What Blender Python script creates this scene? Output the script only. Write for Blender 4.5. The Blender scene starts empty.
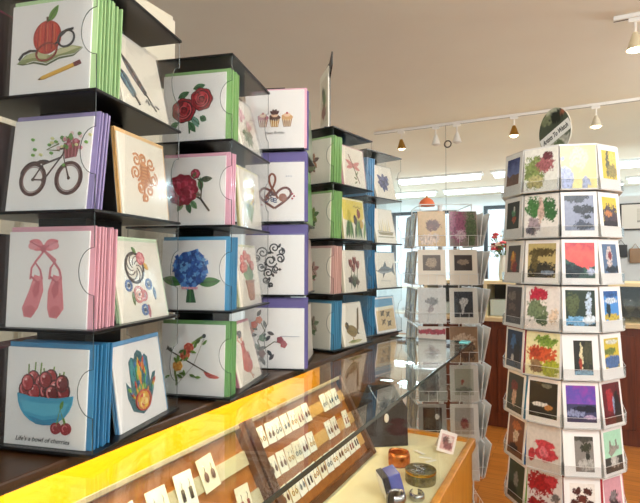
import bpy, bmesh, math, random
from mathutils import Matrix, Vector, noise
random.seed(7)
C = bpy.context.scene.collection
R = math.radians
PI = math.pi
EYE = 1.40
scene = bpy.context.scene

# ------------------------------------------------------------------ colour and materials
def lin(c):
    return c / 12.92 if c <= 0.04045 else ((c + 0.055) / 1.055) ** 2.4
def hexc(h):
    h = h.lstrip('#')
    return tuple(lin(int(h[i:i + 2], 16) / 255) for i in (0, 2, 4))
MATS = {}
def paint(h, rough=0.55, metal=0.0, coat=0.0, spec=0.5):
    key = (h, rough, metal, coat, spec)
    if key in MATS:
        return MATS[key]
    m = bpy.data.materials.new('paint_' + h.lstrip('#'))
    m.use_nodes = True
    b = m.node_tree.nodes['Principled BSDF']
    b.inputs['Base Color'].default_value = (*hexc(h), 1)
    b.inputs['Roughness'].default_value = rough
    b.inputs['Metallic'].default_value = metal
    b.inputs['Coat Weight'].default_value = coat
    b.inputs['Coat Roughness'].default_value = 0.08
    b.inputs['Specular IOR Level'].default_value = spec
    MATS[key] = m
    return m
def nodes_of(name):
    m = bpy.data.materials.new(name)
    m.use_nodes = True
    nt = m.node_tree
    return m, nt, nt.nodes['Principled BSDF']
def noise_mat(name, c1, c2, scale=(1, 1, 1), nscale=8.0, rough=0.5, bump=0.0, detail=4, coat=0.0):
    m, nt, b = nodes_of(name)
    tc = nt.nodes.new('ShaderNodeTexCoord'); mp = nt.nodes.new('ShaderNodeMapping')
    mp.inputs['Scale'].default_value = scale
    n = nt.nodes.new('ShaderNodeTexNoise'); n.inputs['Scale'].default_value = nscale; n.inputs['Detail'].default_value = detail
    cr = nt.nodes.new('ShaderNodeValToRGB')
    cr.color_ramp.elements[0].position = 0.3; cr.color_ramp.elements[1].position = 0.7
    cr.color_ramp.elements[0].color = (*hexc(c1), 1); cr.color_ramp.elements[1].color = (*hexc(c2), 1)
    L = nt.links.new
    L(tc.outputs['Object'], mp.inputs['Vector']); L(mp.outputs['Vector'], n.inputs['Vector'])
    L(n.outputs['Fac'], cr.inputs['Fac']); L(cr.outputs['Color'], b.inputs['Base Color'])
    b.inputs['Roughness'].default_value = rough
    b.inputs['Coat Weight'].default_value = coat
    if bump:
        bp = nt.nodes.new('ShaderNodeBump'); bp.inputs['Strength'].default_value = bump; bp.inputs['Distance'].default_value = 0.002
        L(n.outputs['Fac'], bp.inputs['Height']); L(bp.outputs['Normal'], b.inputs['Normal'])
    return m
def thin_glass(name, tint, reflect=1.0, crinkle=0.0, rough=0.0, veil=0.0, power=4.5):
    m = bpy.data.materials.new(name); m.use_nodes = True
    nt = m.node_tree; nt.nodes.clear(); L = nt.links.new
    out = nt.nodes.new('ShaderNodeOutputMaterial'); mix = nt.nodes.new('ShaderNodeMixShader')
    tr = nt.nodes.new('ShaderNodeBsdfTransparent'); tr.inputs['Color'].default_value = (*tint, 1)
    gl = nt.nodes.new('ShaderNodeBsdfGlossy'); gl.inputs['Roughness'].default_value = rough
    lw = nt.nodes.new('ShaderNodeLayerWeight'); lw.inputs['Blend'].default_value = .5      # the same from either side of the pane
    pw = nt.nodes.new('ShaderNodeMath'); pw.operation = 'POWER'; pw.inputs[1].default_value = power
    ma = nt.nodes.new('ShaderNodeMath'); ma.operation = 'MULTIPLY_ADD'; ma.inputs[1].default_value = .96; ma.inputs[2].default_value = .04
    mul = nt.nodes.new('ShaderNodeMath'); mul.operation = 'MULTIPLY'; mul.inputs[1].default_value = reflect; mul.use_clamp = True
    L(lw.outputs['Facing'], pw.inputs[0]); L(pw.outputs[0], ma.inputs[0]); L(ma.outputs[0], mul.inputs[0]); L(mul.outputs[0], mix.inputs['Fac'])
    L(tr.outputs['BSDF'], mix.inputs[1]); L(gl.outputs['BSDF'], mix.inputs[2])
    if crinkle:
        n = nt.nodes.new('ShaderNodeTexNoise'); n.inputs['Scale'].default_value = 28; n.inputs['Detail'].default_value = 3
        tc = nt.nodes.new('ShaderNodeTexCoord'); L(tc.outputs['Object'], n.inputs['Vector'])
        bp = nt.nodes.new('ShaderNodeBump'); bp.inputs['Strength'].default_value = crinkle; bp.inputs['Distance'].default_value = 0.006
        L(n.outputs['Fac'], bp.inputs['Height']); L(bp.outputs['Normal'], gl.inputs['Normal'])
    last = mix
    if veil:
        df = nt.nodes.new('ShaderNodeBsdfDiffuse'); df.inputs['Color'].default_value = (.9, .9, .9, 1)
        m2 = nt.nodes.new('ShaderNodeMixShader'); m2.inputs['Fac'].default_value = veil
        L(mix.outputs['Shader'], m2.inputs[1]); L(df.outputs['BSDF'], m2.inputs[2]); last = m2
    L(last.outputs['Shader'], out.inputs['Surface'])
    return m
def emit(name, col, strength):
    m = bpy.data.materials.new(name); m.use_nodes = True
    b = m.node_tree.nodes['Principled BSDF']
    b.inputs['Base Color'].default_value = (.9, .9, .9, 1)
    b.inputs['Emission Color'].default_value = (*col, 1); b.inputs['Emission Strength'].default_value = strength
    return m
def photo_material():
    m, nt, b = nodes_of('printed_picture')
    a = nt.nodes.new('ShaderNodeAttribute'); a.attribute_name = 'Col'
    nt.links.new(a.outputs['Color'], b.inputs['Base Color'])
    b.inputs['Roughness'].default_value = 0.35
    return m
PHOTO = photo_material()
CLEAR = thin_glass('clear_acrylic', (.965, .97, .97), 0.6, rough=.1)
CLEAR_EDGE = paint('#3c4443', .25)
FILM = thin_glass('cellophane_film', (.985, .985, .985), 1.0, crinkle=.35, rough=.14, veil=.008)
GLASS = thin_glass('showcase_glass', (.95, .98, .965), 1.12, power=6.0)
SIDE_GLASS = thin_glass('showcase_side_glass', (.97, .985, .975), .4, power=6.5)
GLASS_EDGE = paint('#2d3a34', .15)
BLACK = paint('#09090b', .3, spec=.35)
WHITE_CARD = paint('#efedea', .5)
IVORY = paint('#f1ead9', .5)

# ------------------------------------------------------------------ mesh builder
class MB:
    def __init__(s):
        s.v = []; s.f = []; s.mi = []; s.mats = []
    def slot(s, m):
        if m not in s.mats: s.mats.append(m)
        return s.mats.index(m)
    def add(s, vs, fs, m, M=None):
        o = len(s.v); k = s.slot(m)
        for p in vs:
            p = Vector(p)
            s.v.append(M @ p if M else p)
        for f in fs:
            s.f.append([o + i for i in f]); s.mi.append(k)
        return s
    def box(s, x0, x1, y0, y1, z0, z1, m, M=None):
        vs = [(x0, y0, z0), (x1, y0, z0), (x1, y1, z0), (x0, y1, z0), (x0, y0, z1), (x1, y0, z1), (x1, y1, z1), (x0, y1, z1)]
        fs = [(3, 2, 1, 0), (4, 5, 6, 7), (0, 1, 5, 4), (1, 2, 6, 5), (2, 3, 7, 6), (3, 0, 4, 7)]
        return s.add(vs, fs, m, M)
    def prism(s, pts, y0, y1, m, M=None):      # outline in XZ, extruded along Y
        n = len(pts)
        vs = [(x, y0, z) for x, z in pts] + [(x, y1, z) for x, z in pts]
        fs = [tuple(range(n)), tuple(range(2 * n - 1, n - 1, -1))]
        fs += [((i + 1) % n, i, n + i, n + (i + 1) % n) for i in range(n)]
        return s.add(vs, fs, m, M)
    def slab(s, pts, z0, z1, m, M=None):       # outline in XY, extruded along Z
        n = len(pts)
        vs = [(x, y, z0) for x, y in pts] + [(x, y, z1) for x, y in pts]
        fs = [tuple(range(n - 1, -1, -1)), tuple(range(n, 2 * n))]
        fs += [(i, (i + 1) % n, n + (i + 1) % n, n + i) for i in range(n)]
        return s.add(vs, fs, m, M)
    def lathe(s, prof, m, n=20, M=None, closed=True):
        vs = []; fs = []
        for r, z in prof:
            for i in range(n):
                a = 2 * PI * i / n
                vs.append((r * math.cos(a), r * math.sin(a), z))
        for j in range(len(prof) - 1):
            for i in range(n):
                fs.append((j * n + i, j * n + (i + 1) % n, (j + 1) * n + (i + 1) % n, (j + 1) * n + i))
        if closed:
            fs.append(tuple(range(n - 1, -1, -1))); fs.append(tuple(range((len(prof) - 1) * n, len(prof) * n)))
        return s.add(vs, fs, m, M)
    def tube(s, pts, r, m, n=6, M=None, cyclic=False):
        pts = [Vector(p) for p in pts]; vs = []; fs = []; k = len(pts)
        prev = None
        for i, p in enumerate(pts):
            if cyclic: t = pts[(i + 1) % k] - pts[i - 1]
            else: t = pts[min(i + 1, k - 1)] - pts[max(i - 1, 0)]
            t.normalize()
            if prev is None:
                u = t.orthogonal().normalized()
            else:
                u = (prev - t * prev.dot(t))
                u = u.normalized() if u.length > 1e-6 else t.orthogonal().normalized()
            prev = u; w = t.cross(u)
            for j in range(n):
                a = 2 * PI * j / n
                vs.append(p + (u * math.cos(a) + w * math.sin(a)) * r)
        rng = k if cyclic else k - 1
        for i in range(rng):
            for j in range(n):
                a = i * n; b = ((i + 1) % k) * n
                fs.append((a + j, a + (j + 1) % n, b + (j + 1) % n, b + j))
        if not cyclic:
            fs.append(tuple(range(n - 1, -1, -1))); fs.append(tuple(range((k - 1) * n, k * n)))
        return s.add(vs, fs, m, M)
    def ball(s, c, rx, ry, rz, m, n=12, k=8, M=None):
        vs = []; fs = []
        for j in range(k + 1):
            th = PI * j / k
            for i in range(n):
                a = 2 * PI * i / n
                vs.append((c[0] + rx * math.sin(th) * math.cos(a), c[1] + ry * math.sin(th) * math.sin(a), c[2] - rz * math.cos(th)))
        for j in range(k):
            for i in range(n):
                fs.append((j * n + i, j * n + (i + 1) % n, (j + 1) * n + (i + 1) % n, (j + 1) * n + i))
        return s.add(vs, fs, m, M)
    def build(s, name, parent=None, smooth=False, bevel=0.0):
        me = bpy.data.meshes.new(name)
        me.from_pydata([tuple(p) for p in s.v], [], s.f)
        for m in s.mats: me.materials.append(m)
        me.polygons.foreach_set('material_index', s.mi)
        if smooth: me.polygons.foreach_set('use_smooth', [True] * len(me.polygons))
        me.update()
        o = bpy.data.objects.new(name, me); C.objects.link(o)
        if parent: o.parent = parent
        if bevel:
            md = o.modifiers.new('bevel', 'BEVEL'); md.width = bevel; md.segments = 2; md.limit_method = 'ANGLE'
        return o
def tag(o, label=None, cat=None, group=None, kind=None):
    if label: o['label'] = label
    if cat: o['category'] = cat
    if group: o['group'] = group
    if kind: o['kind'] = kind
    return o
def empty(name, loc=(0, 0, 0), rz=0.0, label=None, cat=None, group=None):
    o = bpy.data.objects.new(name, None); C.objects.link(o)
    o.location = loc; o.rotation_euler = (0, 0, rz)
    o.empty_display_size = .05
    return tag(o, label, cat, group)
def structure(mb, name, parent=None):
    o = mb.build(name, parent)
    if not parent: o['kind'] = 'structure'
    return o
def copy_tree(o, parent=None):
    c = o.copy(); C.objects.link(c)
    if parent: c.parent = parent
    for ch in list(o.children): copy_tree(ch, c)
    return c
def text_mesh(body, size, m, shear=0.0, bold=0.0):
    cu = bpy.data.curves.new('lettering', 'FONT'); cu.body = body; cu.size = size
    cu.align_x = 'CENTER'; cu.align_y = 'CENTER'; cu.shear = shear; cu.offset = bold; cu.extrude = .0002; cu.resolution_u = 3
    o = bpy.data.objects.new('lettering', cu); C.objects.link(o)
    dg = bpy.context.evaluated_depsgraph_get()
    me = bpy.data.meshes.new_from_object(o.evaluated_get(dg))
    vs = [v.co.copy() for v in me.vertices]; fs = [tuple(p.vertices) for p in me.polygons]
    bpy.data.objects.remove(o); bpy.data.curves.remove(cu)
    return vs, fs
UPRIGHT = Matrix.Rotation(R(90), 4, 'X')       # XY text to XZ plane facing -Y

def curve(pts, n=2):            # rounds the corners of a polyline
    for _ in range(n):
        q = [pts[0]]
        for a, b in zip(pts, pts[1:]):
            q += [(a[0] * .75 + b[0] * .25, a[1] * .75 + b[1] * .25), (a[0] * .25 + b[0] * .75, a[1] * .25 + b[1] * .75)]
        pts = q + [pts[-1]]
    return pts
# ------------------------------------------------------------------ raised paper pictures (x, z in 0..1 of the card, facing -Y)
class Art:
    def __init__(s, w, h):
        s.mb = MB(); s.w = w; s.h = h; s.k = 0
    def P(s, x, z): return ((x - .5) * s.w, z * s.h)
    def poly(s, pts, col, lift=1.0):
        s.k += 1
        y = -(.0004 + .00004 * s.k) * lift
        s.mb.prism([s.P(*p) for p in pts], y, 0, paint(col, .6))
    def ell(s, cx, cz, rx, rz, col, rot=0, n=14, lobes=0, amp=0):
        c, q = math.cos(R(rot)), math.sin(R(rot)); pts = []
        for i in range(n):
            a = 2 * PI * i / n; k = 1 + amp * math.cos(lobes * a)
            x, z = rx * k * math.cos(a), rz * k * math.sin(a)
            pts.append((cx + x * c - z * q, cz + x * q + z * c))
        s.poly(pts, col)
    def line(s, pts, wd, col, closed=False):
        n = len(pts); L = []; Rr = []
        for i in range(n):
            if closed: a, b = pts[i - 1], pts[(i + 1) % n]
            else: a, b = pts[max(i - 1, 0)], pts[min(i + 1, n - 1)]
            dx, dz = b[0] - a[0], b[1] - a[1]; l = math.hypot(dx, dz) or 1
            L.append((pts[i][0] - dz / l * wd / 2, pts[i][1] + dx / l * wd / 2)); Rr.append((pts[i][0] + dz / l * wd / 2, pts[i][1] - dx / l * wd / 2))
        s.k += 1; y = -(.0006 + .00004 * s.k)
        vs = []; fs = []
        for q in (L, Rr):
            for p in q: vs.append((s.P(*p)[0], y, s.P(*p)[1]))
        for i in range(n if closed else n - 1):
            j = (i + 1) % n
            fs.append((i, j, n + j, n + i))
        vs2 = [(v[0], 0, v[2]) for v in vs]; m = len(vs)
        fs2 = []
        for i in range(n if closed else n - 1):
            j = (i + 1) % n
            fs2 += [(i, j, m + j, m + i), (n + j, n + i, m + n + i, m + n + j)]
        s.mb.add(vs + vs2, fs + fs2, paint(col, .6))
    def ring(s, cx, cz, rx, rz, wd, col, a0=0, a1=360, rot=0, n=22):
        c, q = math.cos(R(rot)), math.sin(R(rot)); full = abs(a1 - a0) >= 360; pts = []
        for i in range(n if full else n + 1):
            a = R(a0 + (a1 - a0) * i / n); x, z = rx * math.cos(a), rz * math.sin(a)
            pts.append((cx + x * c - z * q, cz + x * q + z * c))
        s.line(pts, wd, col, closed=full)
    def spiral(s, cx, cz, r0, r1, turns, wd, col, a0=0, n=26):
        s.line([(cx + (r0 + (r1 - r0) * i / n) * math.cos(R(a0) + turns * 2 * PI * i / n), cz + (r0 + (r1 - r0) * i / n) * math.sin(R(a0) + turns * 2 * PI * i / n)) for i in range(n + 1)], wd, col)
    def leaf(s, x, z, l, wd, ang, col, vein=None):
        c, q = math.cos(R(ang)), math.sin(R(ang)); up = []; dn = []
        for i in range(7):
            t = i / 6; b = wd * math.sin(PI * t) ** .8 * (1 - .25 * t)
            up.append((x + l * t * c - b * q, z + l * t * q + b * c)); dn.append((x + l * t * c + b * q, z + l * t * q - b * c))
        s.poly(up + dn[-2:0:-1], col)
        if vein: s.line([(x, z), (x + l * .9 * c, z + l * .9 * q)], wd * .18, vein)
    def rose(s, x, z, r, cols, rnd):
        s.ell(x, z, r * 1.03, r, '#4a1016' if cols[0][1] in '89a' else cols[-2], lobes=7, amp=.05, n=28); s.ell(x, z, r * .96, r * .93, cols[0], lobes=7, amp=.05, n=28)
        for k in range(9):
            a = k * 40 + rnd.random() * 20; rr = r * (.62 if k % 2 else .5)
            s.ell(x + rr * math.cos(R(a)), z + rr * math.sin(R(a)), r * .36, r * .24, cols[1 + k % (len(cols) - 1)], rot=a + 90, n=10)
        s.spiral(x, z, r * .08, r * .5, 2, r * .09, cols[-1])
    def text(s, body, x, z, size, col, shear=.3):
        vs, fs = text_mesh(body, size * s.h, None, shear)
        px, pz = s.P(x, z)
        s.k += 1
        s.mb.add(vs, fs, paint(col, .7), Matrix.Translation((px, -.0012 - .00004 * s.k, pz)) @ UPRIGHT)
    def build(s, parent, y=0.0):
        o = s.mb.build('paper_motif', parent); o.location = (0, y, 0)
        return o
FILL_GLOBE_W = 76; CASE_W = 2.3; CASE_B = 20; WORLD = 1.5; EXPO = 0.08; FLUO = 32
# ------------------------------------------------------------------ the motifs
def m_apple(a):
    a.poly([(.08, .36), (.2, .45), (.34, .47), (.5, .42), (.62, .48), (.78, .5), (.9, .47), (.8, .41), (.62, .40), (.46, .34), (.3, .38), (.16, .35)], '#8c9660')
    a.poly([(.14, .40), (.24, .46), (.36, .47), (.48, .43), (.46, .385), (.3, .41)], '#b9bd8d')
    a.poly([(.52, .43), (.62, .475), (.78, .49), (.86, .47), (.7, .43), (.56, .41)], '#c7c79c')
    a.poly([(.08, .36), (.16, .34), (.3, .37), (.46, .33), (.62, .39), (.8, .4), (.91, .465), (.8, .385), (.62, .37), (.46, .31), (.3, .35)], '#4f5a33')
    a.ell(.46, .62, .17, .19, '#a32a22', lobes=2, amp=.04, n=26)
    a.ell(.40, .62, .09, .165, '#c2392b'); a.ell(.53, .62, .085, .16, '#b83a2a'); a.ell(.47, .62, .05, .17, '#b53228')
    for k in range(9): a.line([(.34 + .03 * k, .47 + .02 * abs(k - 4) / 4), (.345 + .03 * k, .63), (.35 + .028 * k, .76)], .006, ['#7c1c1a', '#d9784a', '#cc4434'][k % 3])
    a.line([(.46, .78), (.45, .84)], .02, '#5a3a1c'); a.leaf(.47, .79, .2, .045, 55, '#5f8f36', '#335c22')
    a.ring(.46, .46, .13, .09, .02, '#8a2f22', rot=15); a.ring(.70, .58, .1, .085, .02, '#2a2c33', rot=18)
    a.line([(.11, .40), (.16, .46), (.25, .49), (.34, .48)], .022, '#2b2c30'); a.line([(.57, .53), (.62, .58)], .02, '#2b2c30'); a.line([(.61, .6), (.7, .67), (.79, .68)], .02, '#2b2c30')
    a.poly([(.42, .2), (.84, .32), (.86, .285), (.44, .165), (.37, .165)], '#d9a93c'); a.poly([(.8, .31), (.88, .335), (.9, .295), (.82, .27)], '#6d2630'); a.poly([(.37, .165), (.4, .187), (.41, .165)], '#33261c')
def m_bike(a):
    for cx in (.31, .76):
        a.ring(cx, .34, .155, .165, .035, '#4a2420'); a.ring(cx, .34, .128, .137, .008, '#70403a'); a.ell(cx, .34, .018, .018, '#2c1513')
    for p in ([(.31, .34), (.45, .33), (.66, .6), (.76, .34)], [(.45, .33), (.42, .5), (.31, .34)], [(.42, .5), (.65, .57)], [(.66, .58), (.67, .66), (.58, .66)]): a.line(p, .018, '#4b3430')
    a.ring(.31, .34, .17, .19, .018, '#3a1a18', 60, 160)
    a.ell(.42, .53, .075, .022, '#33201e'); a.ell(.45, .33, .03, .03, '#55332e')
    a.line([(.6, .72), (.45, .66), (.62, .64)], .012, '#6b6a2a')
    a.poly([(.66, .72), (.86, .74), (.83, .57), (.69, .55)], '#7a2c35')
    for k in range(4): a.line([(.68 + .045 * k, .72), (.70 + .04 * k, .56)], .006, '#c0707a')
    rnd = random.Random(3)
    for k in range(26):
        x, z = .74 + rnd.gauss(0, .07), .77 + rnd.gauss(0, .045)
        a.ell(x, z, .022, .022, rnd.choice(['#a63d4e', '#c98491', '#e3c3c0', '#5d8a3c', '#8f2b3c']), n=8)
    for k in range(16):
        x, z = .55 + rnd.gauss(0, .2), .68 + rnd.gauss(0, .07)
        a.ell(x, z, .02, .016, rnd.choice(['#4f8a35', '#6da344', '#d8d79a']), n=7)
def m_ballet(a):
    for s, x, d in ((1, .26, -.06), (1, .5, .02)):
        a.poly([(x + .08, .55), (x + .18, .52), (x + .2, .38), (x + .2 + d, .2), (x + .12 + d, .1), (x + .03 + d, .11), (x + d, .2), (x + .02, .38)], '#d98088')
        a.poly([(x + .1, .5), (x + .15, .48), (x + .15, .36), (x + .1, .30), (x + .06, .38)], '#c0606c')
        a.ell(x + .1 + d, .17, .07, .06, '#c96a74', rot=20)
        a.line([(x + .03, .5), (x + .04, .62), (x + .1, .7), (.45, .8)], .022, '#d27a84'); a.line([(x + .18, .5), (x + .15, .6), (x + .08, .68), (.45, .8)], .022, '#c46e79')
        a.line([(x + .05, .44), (x + .17, .54)], .025, '#dc8c93'); a.line([(x + .04, .53), (x + .15, .45)], .02, '#b85c69')
    a.leaf(.44, .82, .2, .07, 25, '#d97f88', '#b5606c'); a.leaf(.44, .82, .2, .07, 155, '#d97f88', '#b5606c'); a.ell(.44, .82, .035, .04, '#b9606d')
    a.ell(.31, .85, .06, .04, '#e39aa2'); a.ell(.57, .85, .06, .04, '#e39aa2')
def m_cherries(a):
    rnd = random.Random(5)
    for k in range(7): a.line([(.28 + .07 * k, .62), (.27 + .075 * k + rnd.uniform(-.03, .03), .74 + rnd.random() * .12)], .014, '#6f8f35')
    for k, (x, z) in enumerate([(.24, .57), (.34, .68), (.5, .56), (.44, .64), (.56, .7), (.62, .6), (.72, .57), (.36, .55), (.7, .65), (.5, .68), (.28, .64), (.58, .54)]):
        a.ell(x, z, .08, .09, '#3f0b10'); a.ell(x, z, .07, .08, ['#8b1a20', '#a3262a', '#6f1219'][k % 3]); a.ring(x - .005, z + .008, .045, .052, .016, '#d9777a', 70, 250); a.ell(x - .02, z + .035, .016, .014, '#f0c4c0')
    a.poly([(.16, .53)] + [(.5 + .34 * math.cos(R(t)), .52 + .3 * math.sin(R(t))) for t in range(180, 361, 15)] + [(.84, .53), (.66, .5), (.34, .5)], '#3f9fc0')
    a.poly([(.2, .46), (.5, .44), (.8, .46), (.74, .35), (.5, .31), (.26, .35)], '#58b3cf')
    a.poly([(.3, .31), (.5, .27), (.7, .31), (.6, .23), (.5, .22), (.4, .23)], '#2b83a8')
    a.line([(.66, .22), (.7, .4), (.76, .24)], .012, '#6f8f35'); a.leaf(.7, .39, .1, .025, 70, '#5d8f3e')
    for x in (.65, .77): a.ell(x, .2, .062, .06, '#8c2129'); a.ring(x, .205, .03, .03, .012, '#cf6870', 40, 250)
    a.text("Life's a bowl of cherries", .5, .075, .068, '#3c3c3c')
def m_feathers(a):
    for (x, z, l, w, ang, cs) in ((.12, .74, .85, .075, -44, ('#6d5a58', '#39434d', '#8e6e66', '#54687a')), (.03, .5, .5, .085, -50, ('#4f7f94', '#2d5468', '#6ea0ae', '#365e70'))):
        a.leaf(x, z, l * .75, w, ang, cs[1])
        c, q = math.cos(R(ang)), math.sin(R(ang))
        for k in range(14):
            t = .06 + .045 * k
            for sg in (1, -1):
                a.leaf(x + l * t * c, z + l * t * q, w * 1.15 * math.sin(PI * (t + .1)), .016, ang + sg * 38, cs[k % 4])
        a.line([(x, z), (x + l * c, z + l * q)], .014, '#2e2a2b')
    a.line([(.5, .2), (.54, .25), (.58, .19), (.62, .23), (.66, .19), (.72, .22), (.8, .2)], .012, '#9a9a9a')
def m_octopus(a):
    o = '#c98246'
    a.ell(.52, .55, .12, .17, '#d6975c', lobes=3, amp=.1, n=24)
    for (x, z, r, s) in ((.36, .72, .085, 0), (.5, .75, .07, 40), (.67, .72, .085, 200), (.33, .55, .09, 90), (.72, .52, .09, 300), (.42, .38, .07, 150), (.6, .36, .08, 10), (.5, .25, .06, 80)):
        a.spiral(x, z, .02, r, 1.4, .026, o, s)
    for p in ([(.36, .45), (.46, .56), (.45, .68)], [(.68, .43), (.58, .56), (.6, .68)], [(.45, .2), (.5, .4), (.55, .5)]): a.line(p, .03, '#bb7238')
    for k in range(6): a.line([(.42, .45 + .04 * k), (.62, .43 + .045 * k)], .012, '#a8622e')
def m_dream(a):
    a.ring(.42, .66, .185, .19, .035, '#3a2a28')
    for k in range(8): a.ring(.42 + .08 * math.cos(k * PI / 4), .66 + .08 * math.sin(k * PI / 4), .09, .09, .012, '#4a3a36', k * 45, k * 45 + 150)
    a.rose(.57, .78, .085, ['#c95a60', '#dd8286', '#b3474f', '#e8a5a5'], random.Random(2)); a.leaf(.62, .72, .12, .035, -50, '#d9a93c'); a.leaf(.48, .85, .1, .03, 130, '#5f8a3c')
    for x, z, c in ((.24, .44, '#5a76a8'), (.52, .3, '#c9615f'), (.66, .44, '#5a76a8'), (.5, .12, '#5a76a8')):
        a.ring(x, z, .055, .06, .03, c); a.ell(x, z, .022, .025, '#39435f')
    a.ring(.42, .32, .09, .095, .03, '#cf7a6c'); a.ell(.42, .32, .05, .05, '#e6b4a2'); a.ell(.42, .32, .02, .02, '#40262b')
    for x, z, c in ((.3, .2, '#70834a'), (.76, .24, '#556b8c'), (.58, .02, '#cf7a80')): a.leaf(x, z + .16, .17, .028, -88, c, '#33383a')
def m_hamsa(a):
    cs = ['#2f8a8f', '#3fa16c', '#d7b032', '#c2452f', '#3a6fa5', '#7bb04a', '#e08a35']
    a.poly([(.3, .46), (.25, .5), (.21, .55), (.21, .36), (.29, .18), (.48, .1), (.64, .16), (.75, .34), (.84, .57), (.77, .56), (.7, .46), (.7, .78), (.64, .83), (.6, .8), (.58, .86), (.5, .9), (.44, .86), (.42, .8), (.36, .83), (.3, .78)], '#26616b')
    for k in range(3): a.leaf(.36 + .13 * k, .46, .36, .05, 90, cs[k * 2])
    rnd = random.Random(8)
    for k in range(46):
        x, z = rnd.uniform(.36, .64), rnd.uniform(.2, .72)
        a.leaf(x, z, rnd.uniform(.06, .12), .018, rnd.uniform(65, 115), rnd.choice(cs))
    a.rose(.5, .27, .11, ['#e08a35', '#c2452f', '#d7b032', '#f0dc8a'], rnd); a.ring(.5, .27, .15, .12, .02, '#c2452f')
    for k in range(4): a.leaf(.68 + .02 * k, .34 + .03 * k, .09, .018, 50, cs[k]); a.leaf(.33 - .02 * k, .32 + .03 * k, .07, .016, 120, cs[k + 2])
def m_roses(a):
    rnd = random.Random(1); rc = ['#9c1622', '#b3202c', '#86101c', '#c2323c', '#6f0c16']
    a.line([(.42, .36), (.44, .12)], .025, '#3f5f36')
    for x, z, l, an in ((.28, .66, .2, 25), (.52, .78, .2, 15), (.3, .3, .2, 215), (.46, .3, .2, -55), (.5, .36, .18, -40), (.64, .36, .12, -30)): a.leaf(x - .04, z, l, .055, an, '#3d7044', '#243f2a')
    a.leaf(.48, .38, .2, .05, -60, '#6f9a8a')
    a.rose(.34, .47, .185, rc, rnd); a.rose(.62, .62, .17, rc, rnd)
    for (x, z, r) in ((.34, .47, .15), (.62, .62, .135)):
        for k in range(7): a.ring(x, z, r * (.3 + .1 * k), r * (.3 + .1 * k), .016, ['#4a0710', '#d8545c'][k % 2], k * 50, k * 50 + 160)
def m_peony(a):
    rnd = random.Random(4); cs = ['#a01f3a', '#b83350', '#86142c', '#c85a70', '#92203a']
    a.line([(.48, .46), (.62, .38), (.76, .2)], .03, '#3a2f24'); a.line([(.62, .38), (.63, .6), (.56, .68)], .02, '#4a4030')
    for x, z, l, an, c in ((.62, .5, .2, 95, '#4a8048'), (.6, .66, .2, 5, '#33503a'), (.4, .34, .18, -70, '#3a5e3a'), (.46, .36, .16, -50, '#5e8a5e'), (.34, .36, .18, -120, '#7f9a6a'), (.48, .48, .15, -20, '#8a7a6a')): a.leaf(x, z, l, .05, an, c, '#24382a')
    a.ell(.32, .52, .25, .23, cs[2], lobes=11, amp=.05, n=44)
    for ringr, n in ((.2, 16), (.15, 13), (.1, 10), (.05, 6)):
        for k in range(n):
            an = 360 / n * k + rnd.random() * 20
            a.leaf(.32 + ringr * .55 * math.cos(R(an)), .52 + ringr * .5 * math.sin(R(an)), .1, .04, an, rnd.choice(cs))
    a.rose(.53, .75, .07, ['#a8304a', '#c25a6c', '#8c1c34'], rnd); a.leaf(.5, .7, .08, .03, 60, '#4a7a44')
def m_hydrangea(a):
    rnd = random.Random(6)
    a.leaf(.35, .38, .36, .08, 170, '#3d7a38', '#234a22'); a.leaf(.58, .38, .36, .08, 6, '#3d7a38', '#234a22')
    a.poly([(.42, .34), (.5, .34), (.56, .1), (.4, .1)], '#2f5f3c'); a.line([(.46, .36), (.47, .1)], .02, '#4a8a4a')
    a.ell(.46, .58, .26, .27, '#234f96', lobes=9, amp=.04, n=36)
    for k in range(95):
        an, r = rnd.random() * 2 * PI, math.sqrt(rnd.random())
        a.ell(.46 + .27 * r * math.cos(an), .59 + .275 * r * math.sin(an), .034, .03, rnd.choice(['#2b5fae', '#3f7cc9', '#1d3f7e', '#5a96d6', '#28509a', '#6aa6dc']), rot=rnd.random() * 90, n=8, lobes=4, amp=.28)
    for k in range(5): a.ell(.36 + .05 * k, .31, .025, .02, '#d89aa8', n=7)
def m_bow(a):
    rnd = random.Random(9)
    a.line(curve([(.26, .12), (.26, .2), (.22, .32), (.26, .42), (.4, .56), (.46, .7), (.6, .8), (.68, .84)]), .035, '#6a7a3c')
    a.line([(.27, .14), (.52, .42), (.68, .82)], .006, '#8a7a5c')
    a.line([(.12, .62), (.74, .32)], .018, '#5a4a3c'); a.poly([(.08, .64), (.16, .66), (.18, .58)], '#3c3c3a'); a.poly([(.1, .69), (.15, .63), (.08, .62)], '#54544e')
    for k in range(7): a.leaf(.68 + .015 * k, .35 - .012 * k, .16, .03, -25 + 6 * (k - 3), ['#b8402f', '#d0604a', '#9a2f26'][k % 3])
    for x, z, c in ((.38, .56, ['#c75a3a', '#dd8a5a', '#b3402c']), (.27, .4, ['#d9973a', '#e8b85a', '#c47a2c']), (.44, .66, ['#c44a3c', '#e07a5a', '#9c3028'])): a.rose(x, z, .075, c, rnd)
    for k in range(16): a.leaf(.3 + rnd.gauss(.1, .13), .2 + .6 * rnd.random(), .1, .022, rnd.random() * 360, rnd.choice(['#6d8f3e', '#8fae52', '#55702e']))
    a.ell(.68, .84, .025, .03, '#3c3a30')
def m_pinkflower(a):
    a.line([(.5, .3), (.55, .6)], .02, '#55703c')
    for k in range(6): a.leaf(.42, .66, .2, .06, 20 + k * 40, ['#d78a96', '#e6a8ae', '#c46e7c'][k % 3])
    for k in range(5): a.leaf(.7, .52, .15, .05, 30 + k * 45, ['#d78a96', '#e6a8ae'][k % 2])
    for k in range(6): a.leaf(.5, .38, .26, .07, 190 + k * 34, ['#5f8f5a', '#7da878', '#446e44'][k % 3], '#2f4f30')
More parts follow.
